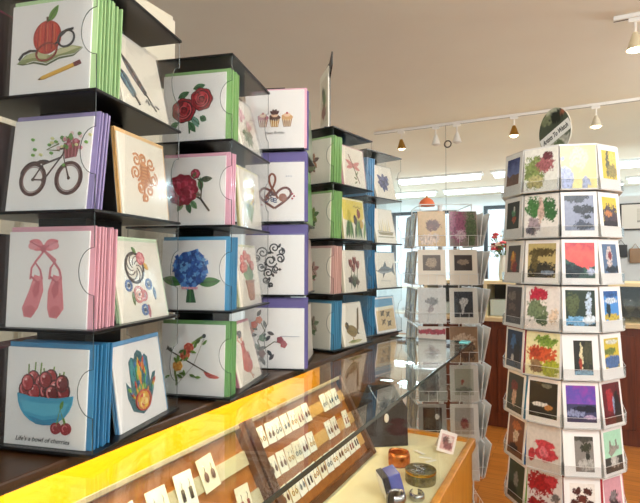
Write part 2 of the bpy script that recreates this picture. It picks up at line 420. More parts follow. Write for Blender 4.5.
def m_daffodil(a):
    for x in (.4, .5, .6): a.line([(.5, .1), (x, .6)], .02, '#7d9a5a')
    for k in range(5): a.leaf(.48, .12, .4, .04, 60 + k * 16, ['#86a878', '#a3bf94', '#6d9064'][k % 3])
    for x, z in ((.4, .78), (.62, .7), (.42, .55), (.6, .5)):
        for k in range(6): a.leaf(x, z, .13, .045, k * 60, ['#e8cf5a', '#f0dd84'][k % 2])
        a.ell(x, z, .045, .05, '#d89a34')
    for k in range(6): a.ell(.34 + .07 * k, .4 + .05 * (k % 3), .035, .03, ['#8aa0b0', '#a8b8a0'][k % 2], n=8)
def m_pot(a):
    for k in range(7): a.line([(.52, .42), (.3 + .08 * k, .72 + .05 * math.sin(k * 2))], .016, '#4a7a3c')
    for k in range(9): a.leaf(.52, .44, .26, .06, 20 + 17 * k, ['#4a8a58', '#2f6a44', '#6aa470'][k % 3])
    rnd = random.Random(11)
    for x, z in ((.3, .78), (.45, .86), (.6, .8), (.38, .66), (.7, .68), (.25, .64)): a.rose(x, z, .085, ['#cc5548', '#e0776a', '#b03c34', '#ea9a8c'], rnd)
    a.poly([(.36, .4), (.68, .4), (.64, .14), (.58, .08), (.46, .08), (.4, .14)], '#b0714c'); a.poly([(.34, .43), (.7, .43), (.7, .38), (.34, .38)], '#8f5836'); a.ring(.52, .25, .1, .06, .015, '#7a4a2e')
def m_lady(a):
    a.poly([(.42, .66), (.52, .66), (.58, .5), (.72, .3), (.7, .2), (.55, .15), (.4, .17), (.3, .24), (.36, .42), (.4, .54)], '#c24a3c')
    rnd = random.Random(12)
    for k in range(26): a.ring(rnd.uniform(.38, .64), rnd.uniform(.2, .5), .03, .03, .012, rnd.choice(['#e0846e', '#a8352c', '#d96a56']), n=10)
    a.poly([(.4, .66), (.54, .7), (.56, .62), (.42, .6)], '#a83a30'); a.ell(.47, .74, .045, .05, '#d8a58a'); a.ell(.44, .82, .09, .06, '#3a3838', rot=20); a.ell(.36, .86, .06, .035, '#2c2c2c', rot=-20)
    a.line([(.42, .66), (.3, .74), (.36, .8)], .02, '#d8a58a'); a.line([(.55, .16), (.6, .03)], .015, '#d8a58a'); a.line([(.48, .16), (.66, .06)], .012, '#c99a82')
def m_cupcakes(a):
    for x, c1, c2 in ((.3, '#b0707c', '#8a4a50'), (.5, '#5a3a2c', '#b98a4a'), (.71, '#c99a62', '#8a5a3a')):
        a.poly([(x - .085, .5), (x + .085, .5), (x + .06, .37), (x - .06, .37)], c2)
        for k in range(4): a.line([(x - .06 + .04 * k, .495), (x - .045 + .03 * k, .375)], .012, '#e8d8b8')
        a.ell(x, .53, .095, .06, c1, lobes=5, amp=.08, n=20); a.ell(x, .57, .06, .035, '#e2bfa0'); a.ell(x, .6, .02, .02, '#a02c34')
    for k in range(4): a.leaf(.5, .58, .1, .03, 40 + 34 * k, '#4c2c26')
    a.text('Happy Birthday', .5, .27, .055, '#666666')
def m_clef(a):
    t = '#8a4f3c'
    pts = [(.36, .3), (.34, .4), (.42, .5), (.5, .62), (.52, .75), (.46, .82), (.4, .76), (.42, .62), (.5, .5), (.56, .38)]
    a.line(curve(pts), .035, t)
    a.line(curve([(.5, .22), (.32, .34), (.22, .46), (.30, .58), (.44, .52), (.5, .42), (.58, .54), (.72, .58), (.80, .46), (.68, .34), (.5, .22)]), .04, '#6d3f3a')
    for k in range(7): a.spiral(.36 + .05 * (k % 4), .36 + .05 * (k % 3), .01, .045, 1.3, .015, ['#4a5a80', '#8a4f3c', '#56485a'][k % 3], k * 70)
    a.ell(.64, .4, .07, .07, '#9c6a5a')
    for x, z in ((.8, .46), (.83, .42), (.8, .38), (.28, .28)): a.ell(x, z, .018, .018, '#a8324a', n=8)
    for k in range(3): a.ell(.7 + .04 * k, .76, .012, .01, '#9aa4b8', n=6)
def m_scroll(a):
    for k, (x, z, r) in enumerate([(.3, .7, .1), (.5, .78, .09), (.44, .56, .11), (.28, .46, .09), (.6, .6, .08), (.4, .36, .08), (.52, .42, .06), (.36, .24, .06), (.62, .72, .06), (.2, .6, .07), (.44, .16, .04)]):
        a.spiral(x, z, .015, r, 1.5, .022, '#2a2a2e', k * 80); a.leaf(x + r * .7, z, r, .025, 60 * k, '#3c3c40')
def m_floral(a):
    rnd = random.Random(14)
    a.line([(.2, .06), (.3, .25), (.22, .45), (.34, .62), (.24, .82)], .02, '#5c5a44'); a.line([(.3, .3), (.5, .44), (.62, .42)], .016, '#5c5a44')
    for k in range(22): a.leaf(.26 + rnd.gauss(0, .1), .08 + .8 * rnd.random(), .13, .035, rnd.random() * 360, rnd.choice(['#2f4448', '#3d6a58', '#4a4a50', '#25353c']))
    for x, z, c in ((.16, .72, '#cf5a3c'), (.24, .8, '#d8704a'), (.1, .62, '#d9855a'), (.3, .5, '#4a7a5a'), (.6, .47, '#8a3440'), (.66, .4, '#a04a52'), (.3, .24, '#6a3a40')): a.ell(x, z, .055, .06, c, lobes=5, amp=.12, n=20)
    a.line([(.6, .53), (.7, .535), (.8, .53), (.92, .533)], .008, '#9a9aa8')
def m_dragonfly(a):
    a.line([(.3, .82), (.5, .5), (.72, .12)], .03, '#7a5a44'); a.ell(.46, .56, .05, .06, '#a0544a')
    for an, l in ((20, .34), (-15, .32), (160, .34), (195, .32)): a.leaf(.47, .55, l, .06, an, '#d98a86', '#b0605c')
    for k in range(4): a.leaf(.6, .32 - .05 * k, .14, .025, 60 + 50 * k, '#6d7a4a')
def m_tulips(a):
    a.poly([(.02, .98), (.98, .98), (.98, .55), (.55, .4), (.02, .5)], '#e8d45a')
    for k in range(9): a.leaf(.1 + .1 * k, .02, .5, .05, 75 + 7 * (k % 4), ['#4a7a44', '#2f5a34', '#7aa058'][k % 3])
    for x, z, c in ((.3, .62, '#c8ba3c'), (.56, .5, '#3a2430'), (.74, .66, '#8a3a30'), (.84, .4, '#d0a83c')): a.ell(x, z, .08, .12, c, lobes=3, amp=.1, n=18)
    a.line([(.5, .8), (.58, .86), (.64, .8), (.72, .85), (.8, .8), (.88, .83)], .016, '#7a6a34')
def m_redtulips(a):
    for x in (.36, .5, .64): a.line([(x - .05, .08), (x, .6)], .02, '#5a6a44')
    for x, z in ((.34, .68), (.52, .74), (.66, .64), (.46, .56)):
        for k in range(3): a.leaf(x, z - .08, .22, .055, 72 + 18 * k, ['#8a3c34', '#a85a4c', '#6a2a2a'][k])
    for k in range(6): a.leaf(.46, .1, .34, .035, 60 + 12 * k, ['#55684a', '#3c4a3a'][k % 2])
    a.ell(.3, .3, .1, .08, '#4a4040', lobes=5, amp=.2, n=20); a.ell(.6, .24, .09, .07, '#5a4a44', lobes=5, amp=.2, n=20)
def m_bird(a):
    a.poly([(.2, .5), (.34, .34), (.56, .28), (.68, .4), (.82, .86), (.9, .9), (.78, .5), (.7, .3), (.52, .18), (.34, .22), (.2, .38)], '#6d5a34')
    a.ell(.42, .35, .24, .13, '#8a7440', rot=-12); a.ell(.24, .48, .08, .09, '#4a3c28'); a.poly([(.14, .5), (.2, .52), (.2, .47)], '#c99a3c')
    for k in range(9): a.leaf(.3 + .04 * k, .36 - .01 * k, .12, .025, -20, ['#4f4020', '#a8904f', '#3a3018'][k % 3])
    for k in range(4): a.line([(.66 + .02 * k, .36), (.82 + .02 * k, .86)], .014, ['#54442a', '#8f7a46'][k % 2])
    a.line([(.42, .22), (.44, .1)], .02, '#a8803c'); a.ell(.5, .08, .3, .04, '#b8b27a', lobes=6, amp=.08, n=24); a.ell(.4, .09, .14, .03, '#7d8a4a')
def m_bluefly(a):
    for an, l in ((40, .36), (0, .3), (80, .3), (140, .34), (185, .3), (260, .3), (300, .28), (220, .26)): a.leaf(.48, .5, l, .09, an, '#4a5488', '#2c3460')
    for k in range(8): a.spiral(.3 + .06 * k, .4 + .07 * (k % 4), .01, .06, 1.4, .018, ['#39406e', '#6d78ac'][k % 2], 60 * k)
    a.ell(.48, .5, .06, .07, '#2a3058')
def m_ship(a):
    for k in range(6): a.poly([(.2 + .1 * k, .34), (.27 + .1 * k, .34), (.25 + .1 * k, .62 + .06 * (k % 3))], ['#e0cf8a', '#cfc4a0', '#ead9a0'][k % 3])
    a.poly([(.12, .32), (.92, .32), (.84, .24), (.22, .24)], '#8f8050'); a.poly([(.1, .2), (.94, .2), (.9, .16), (.14, .16)], '#a8a68a'); a.line([(.1, .35), (.92, .33)], .014, '#6a5c34')
def m_shark(a):
    a.poly([(.06, .46), (.3, .6), (.6, .6), (.78, .54), (.92, .72), (.9, .5), (.96, .34), (.78, .46), (.6, .42), (.3, .4)], '#5f6a72')
    a.poly([(.06, .46), (.3, .46), (.6, .46), (.78, .5), (.6, .42), (.3, .39)], '#9aa2a4'); a.poly([(.36, .6), (.48, .76), (.54, .6)], '#4a545c'); a.poly([(.34, .42), (.3, .26), (.44, .4)], '#4a545c')
    a.line([(.06, .46), (.3, .52), (.78, .5)], .012, '#2f363c'); a.ell(.17, .5, .015, .015, '#1c1c1c'); a.line([(.0, .5), (.1, .47)], .014, '#3a4248'); a.line([(.2, .2), (.7, .18)], .012, '#8a9298')
def m_beach(a):
    a.poly([(.05, .95), (.95, .95), (.95, .74), (.05, .72)], '#5d9cc0'); a.poly([(.05, .72), (.95, .74), (.95, .66), (.05, .62)], '#e6e2c8'); a.poly([(.05, .62), (.95, .66), (.95, .06), (.05, .06)], '#d3b98a')
    for x, z, s in ((.34, .54, 1), (.62, .5, .9), (.36, .3, .8), (.64, .24, 1)):
        a.ell(x, z, .085 * s, .06 * s, '#4a4030', rot=30); a.ell(x, z, .05 * s, .035 * s, '#6d6040', rot=30)
        for an in (45, 135, 225, 315, 30): a.leaf(x + .06 * math.cos(R(an)), z + .05 * math.sin(R(an)), .07, .02, an, '#3a3226')
def m_small(c1, c2):
    def f(a):
        a.line([(.4, .15), (.5, .6)], .03, '#5a5a40')
        for k in range(6): a.leaf(.5, .52, .2, .06, 20 + k * 58, [c1, c2][k % 2], '#4a4030')
        for k in range(5): a.ell(.36 + .05 * k, .3 + .05 * (k % 2), .03, .025, [c1, c2][k % 2], n=8)
        for k in range(4): a.leaf(.44, .3, .2, .05, 30 + 50 * k, '#5d7a4a')
    return f

# ------------------------------------------------------------------ printed pictures (grid with colours), u right, v up
def mixc(a, b, t):
    t = max(0, min(1, t)); return tuple(x + (y - x) * t for x, y in zip(a, b))
def H(s): return hexc(s)
def nz(u, v, f, sd=0): return .5 + .5 * noise.noise(Vector((u * f + sd * 7.3, v * f - sd * 3.1, sd * 1.7)))
def fb(u, v, f, sd=0): return .5 + .5 * noise.fractal(Vector((u * f + sd * 5.1, v * f + sd * 2.2, sd * .9)), 1.0, 2.0, 4)
def in_ell(u, v, cx, cy, rx, ry): return ((u - cx) / rx) ** 2 + ((v - cy) / ry) ** 2
def p_mount(sky1, sky2, rock, low, sd, hz=.35):
    s1, s2, r, l = map(H, (sky1, sky2, rock, low))
    def f(u, v):
        ridge = hz + .22 * (fb(u, 0, 2.2, sd) - .3)
        if v > ridge: return mixc(s2, s1, (v - ridge) / (1 - ridge) + .7 * (fb(u, v * 2.5, 3, sd) - .5))
        if v > hz * .55: return mixc(r, l, .9 * fb(u, v, 7, sd))
        return mixc(l, r, fb(u, v, 9, sd + 2) * .7)
    return f
def p_splash(bg, blobs, sd, f0=6):
    b = H(bg); bd = tuple(q * .8 for q in b); bl = [(H(c), x, y, rx, ry) for c, x, y, rx, ry in blobs]
    def f(u, v):
        col = mixc(bd, b, .2 + 1.1 * fb(u, v, 12, sd + 40))
        for k, (c, x, y, rx, ry) in enumerate(bl):
            e = in_ell(u, v, x, y, rx, ry) + 1.5 * (fb(u, v, f0, sd + k) - .5) + 1.3 * (fb(u, v, f0 * 3.0, sd + k + 9) - .5)
            if e < 1.12: col = mixc(col, mixc(c, tuple(q * .4 for q in c), fb(u, v, 17, sd + k + 5) * 1.7 - .55), (1.12 - e) / .24)
        return col
    return f
def p_grad(cols, sd, n=.5, f0=5):
    cs = [H(c) for c in cols]
    def f(u, v):
        t = v + n * (fb(u, v, f0, sd) - .5); t = max(0, min(.9999, t)) * (len(cs) - 1); i = int(t)
        return mixc(cs[i], cs[i + 1], t - i)
    return f
def picture(name, parent, w, h, fn, z0=0, x0=0, y=-.0004, nx=44, nzv=56):
    me = bpy.data.meshes.new(name); vs = []; fs = []; cols = []
    for j in range(nzv + 1):
        for i in range(nx + 1): vs.append((x0 + (i / nx - .5) * w, y, z0 + j / nzv * h))
    for j in range(nzv):
        for i in range(nx):
            a = j * (nx + 1) + i; fs.append((a, a + 1, a + nx + 2, a + nx + 1))
    me.from_pydata(vs, [], fs)
    at = me.color_attributes.new('Col', 'FLOAT_COLOR', 'POINT')
    for j in range(nzv + 1):
        for i in range(nx + 1):
            c = fn(i / nx, j / nzv); at.data[j * (nx + 1) + i].color = (*[max(.002, min(.95, q)) for q in c], 1)
    me.materials.append(PHOTO)
    o = bpy.data.objects.new(name, me); C.objects.link(o); o.parent = parent
    return o
# ================================================================== THE ROOM
CEIL_M = noise_mat('painted_ceiling', '#e8e6da', '#ecebdf', nscale=2.0, rough=.85)
WALL_M = noise_mat('painted_wall', '#e2e8ea', '#e8eef0', nscale=3.0, rough=.8)
PLANK, _nt, _b = nodes_of('oak_floorboards')
def _planks():
    nt, b, L = _nt, _b, _nt.links.new
    tc = nt.nodes.new('ShaderNodeTexCoord'); mp = nt.nodes.new('ShaderNodeMapping')
    mp.inputs['Rotation'].default_value = (0, 0, 0)
    br = nt.nodes.new('ShaderNodeTexBrick'); br.inputs['Scale'].default_value = 1.0
    br.inputs['Brick Width'].default_value = 1.1; br.inputs['Row Height'].default_value = .075; br.inputs['Mortar Size'].default_value = .0015
    br.inputs['Color1'].default_value = (*hexc('#9c5c20'), 1); br.inputs['Color2'].default_value = (*hexc('#b47230'), 1); br.inputs['Mortar'].default_value = (*hexc('#5a3210'), 1)
    mp2 = nt.nodes.new('ShaderNodeMapping'); mp2.inputs['Scale'].default_value = (1.5, 22, 1)
    n = nt.nodes.new('ShaderNodeTexNoise'); n.inputs['Scale'].default_value = 3; n.inputs['Detail'].default_value = 5
    mx = nt.nodes.new('ShaderNodeMixRGB'); mx.blend_type = 'OVERLAY'; mx.inputs['Fac'].default_value = .45
    L(tc.outputs['Object'], mp.inputs['Vector']); L(mp.outputs['Vector'], br.inputs['Vector'])
    L(tc.outputs['Object'], mp2.inputs['Vector']); L(mp2.outputs['Vector'], n.inputs['Vector'])
    L(br.outputs['Color'], mx.inputs['Color1']); L(n.outputs['Fac'], mx.inputs['Color2']); L(mx.outputs['Color'], b.inputs['Base Color'])
    b.inputs['Roughness'].default_value = .28
_planks()
DARKWOOD = noise_mat('reddish_brown_wood', '#4a1f0d', '#6b2f15', scale=(14, 14, 1), nscale=3, rough=.35)
LEDGEWOOD = noise_mat('dark_oak', '#2c1a0a', '#402611', scale=(14, 1.2, 14), nscale=4, rough=.35)
GOLDWOOD = noise_mat('golden_oak', '#b5741d', '#cc8a2c', scale=(14, 14, 1.5), nscale=3, rough=.35)
LAMPLIT_YELLOW = noise_mat('lamplit_yellow_wood', '#f2a302', '#f5ad08', nscale=2.5, rough=.5)  # warm lamplight on the wooden back is put into this yellow
ORANGEWOOD = noise_mat('orange_brown_board', '#94561c', '#a96826', scale=(10, 1, 10), nscale=4, rough=.5)
BROWN = noise_mat('brown_tray_wood', '#4a2a12', '#65401f', scale=(8, 2, 8), nscale=4, rough=.35)
CREAM = paint('#eadfb4', .6)
CEILZ = EYE + 1.27
X0, X1, Y0, Y1 = -3.6, 4.2, -3.0, 9.5
structure(MB().box(X0, X1, Y0, Y1, -.05, 0, PLANK), 'floor')
structure(MB().box(X0, X1, Y0, Y1, CEILZ, CEILZ + .05, CEIL_M), 'ceiling')
structure(MB().box(X0 - .1, X0, Y0, Y1, 0, CEILZ, WALL_M), 'wall_left')
structure(MB().box(X1, X1 + .1, Y0, Y1, 0, CEILZ, WALL_M), 'wall_right')
# back wall with an open doorway and a window beside it
wb = MB()
for x0, x1, z0, z1 in ((X0, -3.3, 0, CEILZ), (-3.3, -2.0, 0, .9), (-3.3, -2.0, 2.42, CEILZ), (-2.0, -1.5, 0, CEILZ), (-1.5, -.35, 2.46, CEILZ), (-.35, X1, 0, CEILZ)):
    wb.box(x0, x1, Y1, Y1 + .12, z0, z1, WALL_M)
structure(wb, 'wall_back')
BLKFR = paint('#17181b', .4)
def opening(name, x0, x1, z0, z1, mull, y=Y1, sub='door_frame'):
    fr = MB(); t = .06
    fr.box(x0, x0 + t, y - .03, y + .09, z0, z1, BLKFR).box(x1 - t, x1, y - .03, y + .09, z0, z1, BLKFR).box(x0 + t, x1 - t, y - .03, y + .09, z1 - t, z1, BLKFR)
    for m in mull: fr.box(m - .015, m + .015, y, y + .06, z0, z1 - t, BLKFR)
    r = empty(name, ((x0 + x1) / 2, y, z0)); r['kind'] = 'structure'
    o = fr.build(sub, r); o.matrix_parent_inverse = r.matrix_basis.inverted()
    p = MB().box(x0 + t, x1 - t, y + .025, y + .031, z0 + .02, z1 - t, GLASS).build('pane', r); p.matrix_parent_inverse = r.matrix_basis.inverted()
opening('door_1', -1.5, -.35, 0, 2.46, (-.92,))
opening('window_1', -3.3, -2.0, .9, 2.42, (-2.65,), sub='window_frame')
# shop front behind the viewer: a wide window
wf = MB()
for x0, x1, z0, z1 in ((X0, -1.8, 0, CEILZ), (-1.8, 3.8, 0, .5), (-1.8, 3.8, 2.4, CEILZ), (3.8, X1, 0, CEILZ)):
    wf.box(x0, x1, Y0 - .12, Y0, z0, z1, WALL_M)
structure(wf, 'wall_front')
opening('window_2', -1.8, 3.8, .5, 2.4, (.1, 2.0), y=Y0 - .06, sub='window_frame')
structure(MB().box(.15, 3.6, 6.0, 6.1, 0, 2.1, WALL_M), 'wall_partition')

# tall cream cabinet behind the counter
cab = empty('tall_cabinet', (-1.45, .75, 0), 0, 'tall cream cabinet standing behind the counter of card towers', 'cabinet')
CABM = paint('#e9dfc8', .5)
def ch(mb, name, par, **k):
    o = mb.build(name, par, **k); o.matrix_parent_inverse = par.matrix_basis.inverted(); return o
ch(MB().box(-1.66, -1.27, .2, 1.30, 0, 2.285, CABM), 'cabinet_body', cab, bevel=.004)
for y in (.21, .76):
    d = ch(MB().box(-1.27, -1.25, y, y + .53, .08, 2.26, CABM), 'door', cab, bevel=.004)
    k = MB().ball((-1.24, y + (.48 if y < .5 else .05), 1.1), .012, .012, .012, paint('#8a8a88', .25, 1)).build('knob', d); k.matrix_parent_inverse = cab.matrix_basis.inverted()

# ================================================================== THE SHOWCASE COUNTER
GX = -.355; LX = -.678; BX = -1.0; SY0, SY1 = -.6, 1.93
GT = EYE - .30; FL = EYE - .667
sc = empty('showcase_counter', (-.68, .66, 0), 0, 'long glass topped showcase counter with golden oak base carrying the card towers', 'showcase')
ch(MB().box(BX, GX, SY0, SY1, .08, FL - .02, GOLDWOOD).box(BX + .03, GX - .04, SY0 + .03, SY1 - .03, 0, .08, DARKWOOD), 'base_cabinet', sc)
ch(MB().box(BX, GX - .012, SY0 + .01, SY1 - .012, FL - .02, FL - .012, CREAM), 'display_floor', sc)
rim = MB()
rim.box(GX - .012, GX + .012, SY0, SY1 + .012, FL - .035, FL, GOLDWOOD).box(BX, GX - .012, SY1 - .012, SY1 + .012, FL - .035, FL, GOLDWOOD)
ch(rim, 'wooden_rim', sc, bevel=.003)
ch(MB().box(BX - .02, BX, SY0, SY1, FL - .02, GT - .012, LAMPLIT_YELLOW), 'back_panel', sc)
ch(MB().box(BX - .02, LX, SY0 - .02, SY1 + .11, GT - .010, GT + .008, LEDGEWOOD), 'ledge', sc, bevel=.003)
ch(MB().box(LX + .0005, GX + .004, SY0, SY1 + .004, GT - .008, GT, GLASS), 'glass_top', sc)
ch(MB().box(GX + .004, GX + .0055, SY0, SY1 + .004, GT - .008, GT, GLASS_EDGE).box(LX, GX + .0055, SY1 + .004, SY1 + .0055, GT - .008, GT, GLASS_EDGE), 'glass_edge', sc)
ch(MB().box(GX - .006, GX, SY0, SY1 - .003, FL, GT - .0085, SIDE_GLASS), 'front_glass', sc)
ch(MB().box(LX, GX - .0065, SY1 - .006, SY1, FL, GT - .0085, SIDE_GLASS), 'end_glass', sc)
ch(MB().box(BX, LX, SY1 - .012, SY1, FL, GT - .0105, LEDGEWOOD), 'end_panel', sc)
ch(MB().box(GX - .035, GX - .002, SY1 - .05, SY1 - .002, GT, GT + .004, paint('#7fd8dc', .2)), 'corner_clip', sc)
TUBE = emit('warm_tube', (1.0, .78, .42), 6.0)
lamp = ch(MB().box(LX - .04, LX - .015, SY0 + .1, SY1 - .1, GT - .0115, GT - .0105, TUBE), 'light_strip', sc)

# ---- tilted boards inside, with earring cards
TOP = Vector((-.785, 0, EYE - .42)); BOT = Vector((-.645, 0, FL - .010))
SL = (BOT - TOP).length; UD = (BOT - TOP).normalized(); UN = Vector((-UD.z, 0, UD.x)).normalized()
if UN.z < 0: UN = -UN
def board_M(y, t):     # local x along counter (+Y), local z up the slope, local -y out of the board
    p = TOP + UD * t; M = Matrix.Identity(4)
    ex = Vector((0, 1, 0)); ez = -UD; ey = -UN
    for i in range(3): M[i][0] = ex[i]; M[i][1] = ey[i]; M[i][2] = ez[i]; M[i][3] = p[i] + (y if i == 1 else 0)
    return M
SATIN = paint('#b9ae90', .6)
SILVER = paint('#b9b9b9', .22, 1); GOLD = paint('#c79a3e', .25, 1)
def make_board(y0, y1, label):
    M = board_M((y0 + y1) / 2, SL); w = y1 - y0
    r = bpy.data.objects.new('earring_tray', None); C.objects.link(r); r.matrix_world = M
    tag(r, label, 'display tray', 'slanted earring trays in the showcase')
    MB().box(-w / 2, w / 2, .004, .012, 0, SL, ORANGEWOOD).build('board', r)
    fr = MB(); q = .018
    fr.box(-w / 2, -w / 2 + q + .01, -.018, .014, 0, SL, BROWN).box(w / 2 - q, w / 2, -.018, .014, 0, SL, BROWN)
    fr.box(-w / 2, w / 2, -.012, .014, -.001, .02, BROWN).build('frame', r, bevel=.002)
    MB().box(-w / 2, w / 2, -.016, .014, SL - .012, SL, paint('#94856e', .35, .3)).build('top_rail', r, bevel=.002)
    for t in ((.056, .139, .218) if y0 > 1 else (.075, .17)):
        MB().box(-w / 2 + q, w / 2 - q, -.001, .004, SL - t - .026, SL - t + .01, SATIN if y0 < 1 else paint('#c79a56', .6)).build('strip', r)
    MB().box(-w / 2 + q, w / 2 - q, -.015, -.0135, .02, SL - .012, thin_glass('tray_cover', (.97, .97, .96), .55)).build('clear_cover', r) if False else None
    return r
tray_a = make_board(.40, 1.045, 'slanted orange earring tray with a few white cards, nearest the viewer')
tray_b = make_board(1.055, 1.645, 'slanted earring tray crowded with three rows of small cards')
EC = paint('#efe9d8', .6)
rnd = random.Random(21)
def earring_card(y, t, w, h, style, label, group):
    M = board_M(y, t) @ Matrix.Rotation(R(rnd.uniform(-5, 5)), 4, 'Y') @ Matrix.Translation((0, -.002, 0)) @ Matrix.Rotation(R(rnd.uniform(3, 7)), 4, 'X')
    o = MB().box(-w / 2, w / 2, -.0015, 0, 0, h, paint(rnd.choice(['#efe9d8', '#f2eee2', '#e8dfc6']), .6)).build('earring_card')
    o.matrix_world = M; tag(o, label, 'earring card', group)
    col = [SILVER, GOLD, paint('#4a3c34', .3), paint('#6b4630', .3), paint('#55606a', .3), paint('#8a3c2c', .3)][style % 6]
    for s in (-1, 1):
        e = MB(); x = s * w * .22
        e.tube([(x, -.003, h * .78), (x + .001, -.004, h * .7), (x, -.003, h * .55)], .0007, SILVER, 5)
        if style % 3 == 0: e.ball((x, -.004, h * .42), w * .13, .002, h * .16, col, 10, 6)
        elif style % 3 == 1: e.tube([(x + w * .12 * math.cos(a * PI / 6), -.003, h * .4 + w * .16 * math.sin(a * PI / 6)) for a in range(12)], .0011, col, 5, cyclic=True)
        else: e.box(x - w * .07, x + w * .07, -.0045, -.0022, h * .22, h * .55, col)
        e.build('earring', o, smooth=True)
    return o
n = 0
for row, t in enumerate((.086, .168, .246)):
    y = 1.105
    while y < 1.60:
        skip = (row == 0 and 1.36 < y < 1.47) or (row == 1 and 1.34 < y < 1.42) or (row == 1 and 1.50 < y < 1.53)
        if not skip:
            earring_card(y, t, .037, .056, rnd.randrange(6), ['small cream earring card in the top row of the crowded tray', 'small cream earring card in the middle row of the crowded tray', 'small cream earring card in the bottom row of the crowded tray'][row],
                         ['earring cards in the top row', 'earring cards in the middle row', 'earring cards in the bottom row'][row])
        y += .0415
for k, (y, t, w, h) in enumerate(((.655, .118, .052, .074), (.73, .118, .052, .074), (.805, .114, .052, .074), (.885, .106, .052, .074), (.70, .222, .052, .07), (.955, .205, .05, .074))):
    earring_card(y, t, w, h, k, 'white earring card on a pale strip of the nearest orange tray', 'white earring cards in the nearest tray')

# ---- jewellery on the cream floor
FZ = FL - .0118
def bracelet(loc, r, h, m, gap, label, name='cuff_bracelet', rx=0, rz=0):
    pts = []; mb = MB(); N = 28; a0 = gap / 2
    prof = [(-h / 2, .0), (-h / 2 * .5, .004), (h / 2 * .5, .004), (h / 2, .0)]
    vs = []; fs = []
    for i in range(N + 1):
        a = R(a0 + (360 - gap) * i / N)
        for z, d in prof + [(p[0], p[1] - .003) for p in reversed(prof)]:
            vs.append(((r + d) * math.cos(a), (r + d) * math.sin(a) * .85, z + h / 2))
    k = 8
    for i in range(N):
        for j in range(k): fs.append((i * k + j, i * k + (j + 1) % k, (i + 1) * k + (j + 1) % k, (i + 1) * k + j))
    fs += [tuple(range(k)), tuple(range((N + 1) * k - 1, N * k - 1, -1))]
    mb.add(vs, fs, m)
    o = mb.build(name, smooth=True); o.location = loc; o.rotation_euler = (rx, 0, rz)
    return tag(o, label, 'bracelet')
COPPER = noise_mat('hammered_copper', '#b0602c', '#d98a4c', nscale=60, rough=.25, bump=.3); COPPER.node_tree.nodes['Principled BSDF'].inputs['Metallic'].default_value = .8
bracelet((-.536, 1.600, FZ), .036, .045, COPPER, 70, 'wide copper cuff bracelet behind the round patterned tin', rz=R(200))
tin = empty('round_tin', (-.434, 1.512, FZ), 0, 'small round tin with a dark patterned side and silver trinkets in it', 'tin')
TINM = noise_mat('mottled_tin', '#3a3420', '#8a7c50', nscale=70, rough=.4)
MB().lathe([(.046, 0), (.047, .003), (.047, .036), (.045, .038), (.043, .036), (.042, .03)], TINM, 28, closed=True).build('tin_body', tin, smooth=False)
MB().lathe([(.0478, .030), (.0485, .034), (.0478, .038)], GOLD, 28, closed=False).build('rim', tin)
rr = random.Random(3)
for k in range(9):
    a, q = rr.random() * 6.28, .028 * math.sqrt(rr.random())
    o = MB().tube([(.008 * math.cos(i * PI / 6), .008 * math.sin(i * PI / 6), 0) for i in range(12)], .0018, SILVER, 6, cyclic=True).build('silver_ring', smooth=True)
    o.location = (-.434 + q * math.cos(a), 1.512 + q * math.sin(a), FZ + .032 + .0035 * (k % 3)); o.rotation_euler = (rr.uniform(-.3, .3), rr.uniform(-.3, .3), 0)
    tag(o, 'silver ring lying in the round patterned tin', 'ring', 'silver rings in the tin')
# blue standing case with white back flap
bc = empty('jewellery_box', (-.478, 1.372, FZ), R(38), 'small violet blue jewellery box tilted open beside a silver cuff', 'box')
BLUE = paint('#5a63b0', .25, coat=.4)
B_M = Matrix.Translation((0, 0, .008)) @ Matrix.Rotation(R(-16), 4, 'Y')
MB().box(-.004, .032, -.032, .032, 0, .068, BLUE, B_M).build('box_body', bc, bevel=.003)
MB().box(-.022, -.0045, -.033, .033, 0, .07, paint('#22242c', .4), B_M).build('lid', bc, bevel=.002)
MB().box(-.0245, -.0222, -.029, .029, .004, .066, paint('#e9e6e0', .5), B_M).build('lid_lining', bc)
bracelet((-.442, 1.302, FZ), .026, .05, paint('#b5b2b4', .18, 1), 60, 'wide silver cuff bracelet standing before the violet blue box', rz=R(250))
bracelet((-.412, 1.395, FZ), .022, .02, SILVER, 50, 'narrow silver cuff bracelet right of the violet blue box', rz=R(120))
# pink tent card and paper slips
tc = empty('tent_card', (-.42, 1.765, FZ), R(22), 'small white tent card with a pink picture in the case corner', 'card')
MT = Matrix.Rotation(R(-18), 4, 'X') @ Matrix.Rotation(R(16), 4, 'Y')
fc = MB().box(-.030, .030, -.0012, 0, .004, .078, paint('#f0e2df', .5), MT).build('front_leaf', tc)
MB().box(-.03, .03, .0, .0012, .004, .075, paint('#e6dcd4', .5), Matrix.Translation((0, .05, 0)) @ Matrix.Rotation(R(20), 4, 'X') @ Matrix.Rotation(R(16), 4, 'Y')).build('back_leaf', tc)
pf = p_splash('#d9a7a4', [('#5c2f34', .4, .6, .3, .3), ('#8a4a4e', .6, .3, .3, .25), ('#f0d9d4', .7, .75, .2, .2)], 4)
pp = picture('picture', tc, .044, .052, pf, z0=.014, y=-.0018, nx=12, nzv=14)
for v in pp.data.vertices: v.co = MT @ v.co
for k, (x, y, a) in enumerate(((-.47, 1.70, 10), (-.445, 1.675, 55), (-.50, 1.73, -30))):
    o = MB().box(-.022, .022, -.006, .006, 0, .0015, paint('#efeade', .6)).build('paper_slip'); o.location = (x, y, FZ + .0016 * k); o.rotation_euler = (0, 0, R(a))
    tag(o, 'curled white price slip lying beside the pink tent card', 'paper slip', 'paper slips in the case')
